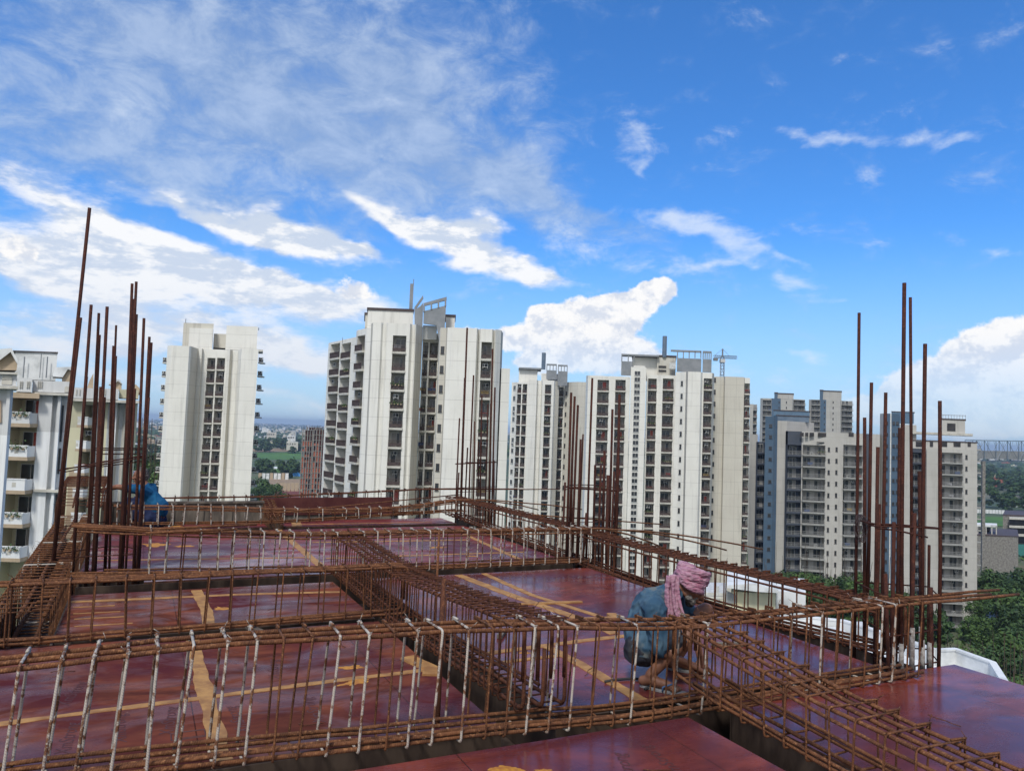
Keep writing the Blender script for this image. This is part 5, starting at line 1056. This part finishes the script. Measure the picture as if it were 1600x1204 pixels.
# every repeat of a group gets its own place from left to right
def ordinal(n):
    a = ['', 'first', 'second', 'third', 'fourth', 'fifth', 'sixth', 'seventh', 'eighth', 'ninth', 'tenth', 'eleventh', 'twelfth', 'thirteenth', 'fourteenth', 'fifteenth', 'sixteenth', 'seventeenth', 'eighteenth', 'nineteenth']
    if n < 20: return a[n]
    t_ = ['', '', 'twenty', 'thirty', 'forty', 'fifty', 'sixty'][n//10]; return (t_[:-1]+'ieth') if n % 10 == 0 else t_+'-'+a[n % 10]
GL = {'wire offcuts strewn on the deck': '{} wire offcut from the left on the red deck', 'green belt trees at lower right': '{} tree from the left in the green belt at lower right', 'trees at the foot of the beige block': '{} dark tree from the left at the foot of the broad beige block',
      'bushy trees beside the slab tower': '{} bushy tree from the left between column bars and leftmost tower', 'dark trees beside the red earth': '{} dark tree from the left beside the red earth patch',
      'trees around the far meadows': '{} green tree from the left around the far meadows', 'far meadow tree line': '{} tree from the left in the dark line beyond the meadows',
      'woods at far right': '{} tree from the left in the woods behind the concrete block', 'trees among the left houses': '{} tree from the left among houses behind the left column bars',
      'small pale town houses crowding below the horizon': '{} small town house from the left below the horizon beside the brick shell', 'small pale town houses seen between the column bars and the s': '{} small town house from the left behind the left column bars',
      'small pale town houses among woods near the right picture edg': '{} small town house from the left among woods at far right'}
by = {}
for o in bpy.data.objects:
    if o.parent is None and o.get('group') in GL or (o.parent is None and (o.get('group') or '')[:50] in [q[:50] for q in GL]): by.setdefault(o['group'], []).append(o)
for g_, l_ in by.items():
    tpl = [v for k_, v in GL.items() if k_[:50] == g_[:50]][0]
    for i, o in enumerate(sorted(l_, key=lambda o: math.atan2(o.location.x, o.location.y))): o['label'] = tpl.format(ordinal(i+1))
# ---------------------------------------------------------------- people
def sph(mb, c, r, n=12, sc=(1, 1, 1)):
    c = Vector(c); b = len(mb.v); m_ = n//2
    for i in range(1, m_):
        th = math.pi*i/m_
        for j in range(n): ph = 2*math.pi*j/n; mb.v.append(c+Vector((r*sc[0]*math.sin(th)*math.cos(ph), r*sc[1]*math.sin(th)*math.sin(ph), r*sc[2]*math.cos(th))))
    top = len(mb.v); mb.v.append(c+Vector((0, 0, r*sc[2]))); bot = len(mb.v); mb.v.append(c-Vector((0, 0, r*sc[2])))
    for j in range(n):
        j2 = (j+1) % n; mb.face([top, b+j, b+j2]); mb.face([bot, b+(m_-2)*n+j2, b+(m_-2)*n+j])
        for i in range(m_-2): mb.face([b+i*n+j, b+(i+1)*n+j, b+(i+1)*n+j2, b+i*n+j2])
def limb(mb, pts):     # [(point, radius)...]
    for (p, r) in pts: sph(mb, p, r, 12)
    for (p, r), (q, r2) in zip(pts, pts[1:]): mb.tube([p, q], [r, r2], 12)
def skin(name, mb, mat, parent, voxel=.006, smooth=6, fold=0.0, fs=14, fv=(1, 1, 1), loc=None, seed=0):
    me = mb.mesh('tmp', mat); bm = bmesh.new(); bm.from_mesh(me); bmesh.ops.recalc_face_normals(bm, faces=bm.faces); bm.to_mesh(me); bm.free()
    ob = bpy.data.objects.new('tmp', me); COL.objects.link(ob)
    r = ob.modifiers.new('r', 'REMESH'); r.mode = 'VOXEL'; r.voxel_size = voxel
    s = ob.modifiers.new('s', 'SMOOTH'); s.iterations = smooth; s.factor = .5
    bpy.context.view_layer.update(); dg = bpy.context.evaluated_depsgraph_get(); out_ = bpy.data.meshes.new_from_object(ob.evaluated_get(dg)); bpy.data.objects.remove(ob)
    if fold:
        no = [v.normal.copy() for v in out_.vertices]
        for v, n_ in zip(out_.vertices, no):
            p = Vector((v.co.x*fv[0], v.co.y*fv[1], v.co.z*fv[2]))*fs; a = noise.noise(p+Vector((seed, 0, 0))); a = 1-abs(a)*3.2; v.co += n_*fold*max(-.6, a)
    out_.materials.clear(); out_.materials.append(mat); out_.polygons.foreach_set('use_smooth', [True]*len(out_.polygons)); out_.name = name
    return place(name, out_, parent, loc)
def hand(mb, wrist, dirv, up, L=.165, curl=.6, thumb=1):
    d = Vector(dirv).normalized(); u = Vector(up); u = (u-d*u.dot(d)).normalized(); s = d.cross(u)*thumb; wr = Vector(wrist)
    for k in (-.5, 0, .5): limb(mb, [(wr+s*.012*k, .02), (wr+d*L*.5+s*.05*k, .0165)])
    for i, (off, ln, r) in enumerate(((-.034, .38, .0085), (-.012, .46, .009), (.012, .43, .0088), (.033, .33, .0078))):
        p0 = wr+d*L*.5+s*off; a1 = curl*.6; a2 = curl*1.5; p1 = p0+(d*math.cos(a1)-u*math.sin(a1))*L*ln*.5; p2 = p1+(d*math.cos(a2)-u*math.sin(a2))*L*ln*.55; limb(mb, [(p0, r*1.15), (p1, r), (p2, r*.85)])
    p0 = wr+d*L*.15-s*.022; p1 = p0+(d*.7-s*.7-u*.25)*L*.25; p2 = p1+(d*.9-s*.15-u*.45)*L*.22; limb(mb, [(p0, .013), (p1, .0105), (p2, .009)])
def head(mb, c, f, up, k=1.0):
    """skull, jaw, nose, brow, lips, ears; f = facing direction"""
    f = Vector(f).normalized(); up = Vector(up); up = (up-f*up.dot(f)).normalized(); s = f.cross(up); c = Vector(c); q = lambda a, b_, d: c+(f*a+s*b_+up*d)*k
    sph(mb, q(-.012, 0, .025), .084*k, 16); sph(mb, q(.025, 0, .02), .072*k, 16); limb(mb, [(q(.03, 0, -.02), .06*k), (q(.042, 0, -.075), .036*k)])
    for e in (-1, 1):
        limb(mb, [(q(.0, .045*e, -.05), .026*k), (q(.04, .02*e, -.085), .022*k)]); sph(mb, q(.062, .036*e, -.018), .026*k)      # jaw, cheek
        limb(mb, [(q(.086, .012*e, .026), .011*k), (q(.072, .045*e, .026), .011*k)])                                                # brow
        sph(mb, q(-.012, .082*e, -.005), .021*k, 10, (.9, .5, 1.3))
    limb(mb, [(q(.09, 0, .018), .010*k), (q(.108, 0, -.018), .0125*k), (q(.114, 0, -.028), .0125*k)]); sph(mb, q(.10, .013, -.03), .009*k); sph(mb, q(.10, -.013, -.03), .009*k)
    limb(mb, [(q(.082, -.02, -.055), .008*k), (q(.092, 0, -.054), .009*k), (q(.082, .02, -.055), .008*k)]); limb(mb, [(q(.08, -.018, -.066), .008*k), (q(.089, 0, -.067), .0095*k), (q(.08, .018, -.066), .008*k)]); sph(mb, q(.07, 0, -.092), .018*k)
    return q
def pmat(name, a, b_, sc, rough=.8, bm=.2, spec=.3, st=None): return simple(name, a, b_, sc, rough, bm, spec=spec, st=st)
M['skin'] = pmat('skin_brown', (.22, .10, .06), (.15, .066, .038), 12, .55, .15); M['denim'] = pmat('denim_shirt', (.045, .105, .155), (.085, .155, .20), 9, .9, .5)
def stained(name, a, b_, st):
    m_, b, h = new_mat(name); co = h.n('ShaderNodeTexCoord').outputs['Object']; c = h.mix(h.ss(h.noise(co, 10, 5), .35, .65), a, b_); c = h.mix(h.ss(h.noise(co, 5, 5, .6), .53, .7, 0, .75), c, st)
    wv = h.noise(h.scale(co, (1, 1, 1)), 300, 2); setb(h, b, col=c, rough=.92, spec=.2, nor=bump(h, wv, .25, .002)); return m_
M['denim'] = stained('denim_shirt', (.030, .070, .115), (.062, .112, .155), (.19, .165, .11)); M['shorts'] = stained('dark_shorts', (.02, .022, .032), (.035, .04, .055), (.08, .075, .06))
M['blueshirt'] = stained('blue_shirt', (.006, .055, .13), (.010, .085, .18), (.015, .07, .15)); M['navy'] = stained('navy_trousers', (.012, .018, .05), (.02, .028, .07), (.03, .035, .06))
M['hairgrey'] = simple('grey_hair', (.16, .145, .13), (.035, .03, .028), 40, .8, .8); M['eye'] = simple('eye', (.6, .58, .55), (.55, .53, .5), 5, .3); M['iris'] = simple('iris', (.02, .012, .01), None, 5, .3)
M['sandal'] = simple('sandal', (.06, .05, .05), (.04, .035, .035), 20, .8); M['strap'] = simple('sandal_strap', (.05, .10, .20), (.06, .12, .24), 20, .7); M['sole'] = simple('sandal_sole', (.30, .29, .28), (.2, .2, .2), 20, .8)
def turban_mat():
    m_, b, h = new_mat('pink_cloth'); co = h.n('ShaderNodeTexCoord').outputs['Object']; uvn = h.n('ShaderNodeTexCoord').outputs['UV']; c = h.mix(h.ss(h.noise(co, 14, 5, .65), .35, .65), (.24, .105, .155), (.35, .18, .235)); c = h.mix(h.ss(h.noise(co, 6, 4), .55, .7, 0, .6), c, (.30, .06, .12))
    st = h.noise(h.scale(co, (30, 30, 220)), 1, 3); c = h.mix(h.ss(st, .45, .6, 0, .45), c, (.46, .32, .36)); setb(h, b, col=c, rough=.95, spec=.15, nor=bump(h, st, .5, .004)); return m_
M['turban'] = turban_mat()
Pz = lambda x, y, Y: atY(x, y, Y)
# worker 1: centre, squatting, facing right, tying the near cage
t = thing('person', 'person squatting in faded blue denim shirt and pink turban, tying wire at the cage', 'person', atZ(1040, 1066, 0)); lo = -Vector(t.location)
YC = 5.47; N_, F_ = -.13, .14
hipN, hipF = Pz(1001, 1013, YC-.08), Pz(1006, 1008, YC+.1); kneN, kneF = Pz(1074, 994, YC-.14), Pz(1103, 953, YC+.26)
ankN, ankF = atZ(1017, 1056, .09)+Vector((0, .03, 0)), Pz(1058, 1040, YC+.24); ankF.z = .09
chest, belly, neck = Pz(1022, 952, YC+.02), Pz(1008, 985, YC), Pz(1048, 922, YC+.04); shN, shF = Pz(1022, 949, YC-.15), Pz(1054, 936, YC+.19)
elN, elF = Pz(1031, 1017, YC-.20), Pz(1083, 966, YC+.26); wrN, wrF = Pz(1078, 1038, YC-.12), Pz(1094, 1026, YC+.02)
hc = Pz(1077, 915, YC+.05); fdir = Vector((.82, -.30, -.36)); upd = Vector((.36, -.05, .93))
mb = MB(); q = head(mb, hc, fdir, upd, 1.0)
limb(mb, [(neck, .056), (hc-Vector(fdir)*.03, .058)]); limb(mb, [(belly, .115), (chest, .125), (neck, .06)]); limb(mb, [(shN, .058), (chest, .1), (shF, .058)])
limb(mb, [(hipN, .10), (belly, .11), (hipF, .10)]); limb(mb, [(hipN, .085), (kneN, .056), (ankN, .034)]); limb(mb, [(hipF, .085), (kneF, .056), (ankF, .034)]); sph(mb, kneN.lerp(ankN, .3), .052); sph(mb, kneF.lerp(ankF, .3), .052)
limb(mb, [(shN, .052), (elN, .038), (wrN, .026)]); limb(mb, [(shF, .052), (elF, .038), (wrF, .026)])
hdN = (Pz(1098, 1050, YC-.12)-wrN); hdF = Pz(1098, 1046, YC-.02)-wrF
hand(mb, wrN, hdN, (0, .35, 1), curl=1.0); hand(mb, wrF, hdF, (.4, -.5, .6), curl=1.1, thumb=-1)
feet = []
for ank, toe in ((ankN, Vector((.17, -.09, 0))), (ankF, Vector((.18, -.05, 0)))):
    hl = ank-toe*.25; hl.z = .045; tp = ank+toe*.95; tp.z = .035; limb(mb, [(hl, .034), (Vector((ank.x, ank.y, .06)), .036), (ank+toe*.6-ZU*(ank.z-.042), .034), (tp, .022)]); sd_ = toe.normalized().cross(ZU)
    for i in range(5): e = (i-2)*.019; b0 = tp+sd_*e-toe*.12; limb(mb, [(Vector((b0.x, b0.y, .032)), .013), (Vector((b0.x, b0.y, .026))+toe.normalized()*(.045-abs(i-1)*.006), .0095 if i else .012)])
    feet.append((hl, tp, toe, sd_))
skin('body', mb, M['skin'], t, .0055, 4, loc=lo)
for e in (-1, 1):
    mbx = MB(); sph(mbx, q(.072, .031*e, .006), .0135, 12); o = mbx.build('eye', M['eye'], t, smooth=True, loc=lo); mbx = MB(); sph(mbx, q(.0815, .032*e, .002), .0065, 10); mbx.build('iris', M['iris'], o, smooth=True)
mb = MB()
for (a, b_, d, r) in ((.078, 0, -.046, .014), (.078, .02, -.05, .012), (.078, -.02, -.05, .012), (.05, 0, -.10, .034), (.03, .045, -.07, .028), (.03, -.045, -.07, .028), (.06, .025, -.088, .027), (.06, -.025, -.088, .027)): sph(mb, q(a, b_, d), r)
skin('beard', mb, M['hairgrey'], t, .006, 2, fold=.004, fs=90, loc=lo)
mb = MB(); limb(mb, [(belly-ZU*.03, .145), (belly, .148), (chest, .152), (neck-ZU*.03, .085)]); limb(mb, [(shN, .078), (chest, .12), (shF, .078)]); limb(mb, [(shN, .078), (shN.lerp(elN, .55), .070), (shN.lerp(elN, .93), .062)]); limb(mb, [(shF, .078), (shF.lerp(elF, .6), .068), (shF.lerp(elF, .85), .062)]); limb(mb, [(belly, .145), (hipN+Vector((.02, 0, .03)), .12), (hipF+Vector((.03, 0, .03)), .12)])
skin('shirt', mb, M['denim'], t, .007, 5, fold=.009, fs=19, fv=(1, 1, .6), loc=lo)
mb = MB(); cn = (Vector(neck)-chest).normalized(); mb.tube([neck+cn*.0+(Vector((math.cos(a), 0, 0)).cross(cn)*0+Vector((math.cos(a)*.062, math.sin(a)*.066, .02*math.cos(a)))) for a in [i*.5 for i in range(13)]], .016, 8); mb.build('collar', M['denim'], t, smooth=True, loc=lo)
mb = MB(); limb(mb, [(hipN, .118), (hipF, .118)]); limb(mb, [(hipN, .112), (hipN.lerp(kneN, .55), .085), (hipN.lerp(kneN, .8), .078)]); limb(mb, [(hipF, .112), (hipF.lerp(kneF, .7), .085)]); limb(mb, [(hipN, .12), (belly-ZU*.04, .13)])
skin('shorts', mb, M['shorts'], t, .007, 4, fold=.009, fs=10, loc=lo)
for (hl, tp, toe, sd_) in feet:
    tn = toe.normalized(); mbx = MB(); n_ = 20; c0 = (hl+tp)/2+tn*.03; Ls = (tp-hl).length/2+.055; b0 = 0
    for z_ in (.0015, .016):
        for i in range(n_): a = 2*math.pi*i/n_; p = c0+tn*Ls*math.cos(a)+sd_*(.043+.008*math.cos(a))*math.sin(a); mbx.v.append(Vector((p.x, p.y, z_)))
    mbx.face(list(range(n_))[::-1]); mbx.face([n_+i for i in range(n_)])
    for i in range(n_): mbx.face([i, (i+1) % n_, n_+(i+1) % n_, n_+i])
    so_ = mbx.build('sandal', M['sole'], t, loc=lo); mbx = MB(); tpz = Vector((tp.x, tp.y, .02)); mid = tpz-tn*.08
    for e in (-1, 1): mbx.tube([tpz+tn*.01+ZU*.01, tpz-tn*.02+sd_*e*.015+ZU*.045, mid+sd_*e*.044+ZU*.02, mid+sd_*e*.05-ZU*.008], .0065, 8)
    mbx.build('strap', M['strap'], so_, smooth=True)
# turban: wound cloth on the head and a long tail over the near shoulder
hs = Vector(fdir).normalized().cross(upd).normalized(); hu = hs.cross(Vector(fdir).normalized()).normalized()*1.0
if hu.z < 0: hu = -hu
hf = Vector(fdir).normalized(); tc_ = hc+hu*.062-hf*.012; mb = MB(); sph(mb, tc_+hu*.0, .091, 18, (1.05, 1, .78)); rr = random.Random(4)
for i in range(11):
    tilt = rr.uniform(-.45, .45); roll = rr.uniform(-.3, .3); zz = -.038+.0095*i; rad = .098*math.cos(max(0, zz)*9.5)+rr.uniform(-.004, .006); pts = []
    ph0 = rr.uniform(0, 6)
    for j in range(26): a = ph0+2*math.pi*j/24; pts.append(tc_+hf*rad*1.08*math.cos(a)+hs*rad*.95*math.sin(a)+hu*(zz+tilt*.07*math.cos(a)+roll*.08*math.sin(a)))
    mb.tube(pts, [.0135+.004*math.sin(j*.9+i) for j in range(26)], 8)
for i in range(4): a = i*.6; limb(mb, [(tc_+hu*.062-hf*.02+hs*(.03*math.cos(a)), .024), (tc_+hu*.045-hf*(.08+.006*i)+hs*.03*math.sin(a*2), .028)])
skin('turban', mb, M['turban'], t, .0048, 2, fold=.004, fs=26, fv=(1, 1, 3), loc=lo)
mb = MB(); tl0 = [(1052, 897), (1050, 915), (1051, 935), (1053, 952), (1056, 963)]
for k in range(8):
    off = (k-3.5); pts = [Pz(x+off*(2.1+.45*i)+rr.uniform(-.4, .4), y+abs(off)*.6, YC-.085-.015*math.sin(k*1.9)-.012*i) for i, (x, y) in enumerate(tl0)]
    mb.tube(pts, [.014, .012, .011, .0105, .008], 8)
skin('scarf_tail', mb, M['turban'], t, .0048, 3, fold=.003, fs=30, loc=lo)
tag(MB().tube([Pz(1093, 1000, YC-.06), Pz(1095, 1022, YC-.08), Pz(1097, 1042, YC-.10), Pz(1103, 1052, YC-.12)], [.008, .009, .0075, .004], 8).build('tying_hook', M['rust_mid'], None, smooth=True, origin=Pz(1095, 1022, YC-.08)), 'short steel tying hook held in the hands of the turbaned worker', 'tool')
# worker 2: far left, squatting, facing left, arms stretched over the end cage
t = thing('person', 'grey-haired person squatting in bright blue shirt, arms stretched over the far left cage', 'person', atZ(225, 822, 0)); lo = -Vector(t.location); YB = 12.1
hip = Pz(241, 812, YB); kn = Pz(207, 784, YB); an = Pz(214, 818, YB); belly = Pz(248, 797, YB); chest = Pz(232, 775, YB); neck = Pz(225, 756, YB); hc = Pz(220.5, 743, YB); an.z = .09
fdir = Vector((-.93, -.22, -.12)); upd = Vector((-.15, 0, 1)); yn = Vector((0, 1, 0)); mb = MB(); q = head(mb, hc, fdir, upd, 1.12)
limb(mb, [(neck, .058), (hc, .06)]); limb(mb, [(hip, .13), (belly, .12), (chest, .13), (neck, .07)])
sh = [chest+Vector((-.03, e*.17, .11)) for e in (-1, 1)]; el_ = [Pz(192, 759, YB)+yn*e*.16 for e in (-1, 1)]; wr = [Pz(166, 764, YB)+yn*e*.1 for e in (-1, 1)]
for e in (0, 1):
    g_ = (-1, 1)[e]; limb(mb, [(chest, .1), (sh[e], .06), (el_[e], .042), (wr[e], .029)]); hand(mb, wr[e], (-1, -.1*g_, -.15), (0, 0, 1), curl=.9, thumb=g_)
    limb(mb, [(hip+yn*g_*.1, .10), (kn+yn*g_*.17, .062), (an+yn*g_*.15, .04)]); f0 = an+yn*g_*.15; limb(mb, [(Vector((f0.x+.05, f0.y, .04)), .036), (Vector((f0.x-.1, f0.y, .035)), .032), (Vector((f0.x-.17, f0.y, .025)), .022)])
    for i in range(5): limb(mb, [(Vector((f0.x-.17, f0.y+(i-2)*.017, .022)), .011), (Vector((f0.x-.205+abs(i-2)*.005, f0.y+(i-2)*.018, .018)), .0085)])
skin('body', mb, M['skin'], t, .007, 3, loc=lo)
for e in (-1, 1):
    mbx = MB(); sph(mbx, q(.072, .031*e, .006), .0135, 10); o = mbx.build('eye', M['eye'], t, smooth=True, loc=lo); mbx = MB(); sph(mbx, q(.0815, .032*e, .004), .0065, 8); mbx.build('iris', M['iris'], o, smooth=True)
mb = MB(); sph(mb, q(-.022, 0, .035), .088, 16); sph(mb, q(-.04, 0, -.01), .078, 14); sph(mb, q(.0, 0, .06), .07, 14); skin('hair', mb, M['hairgrey'], t, .006, 2, fold=.006, fs=60, loc=lo)
mb = MB(); limb(mb, [(belly+Vector((.01, 0, .0)), .13), (belly+Vector((0, 0, .05)), .15), (belly.lerp(chest, .55)+Vector((.01, 0, 0)), .145), (chest, .14), (neck-Vector((-.03, 0, .06)), .09)]); limb(mb, [(sh[0], .082), (chest, .14), (sh[1], .082)])
for e in (0, 1): limb(mb, [(sh[e], .082), (sh[e].lerp(el_[e], .45), .07)])
skin('shirt', mb, M['blueshirt'], t, .008, 14, fold=.006, fs=11, fv=(1, 1, .6), loc=lo, seed=3)
mb = MB(); limb(mb, [(hip+yn*.1, .15), (hip-yn*.1, .15)])
for g_ in (-1, 1): limb(mb, [(hip+yn*g_*.1, .145), (kn+yn*g_*.17, .088), (an+yn*g_*.15+ZU*.06, .062)])
skin('trousers', mb, M['navy'], t, .008, 4, fold=.01, fs=9, loc=lo, seed=7)
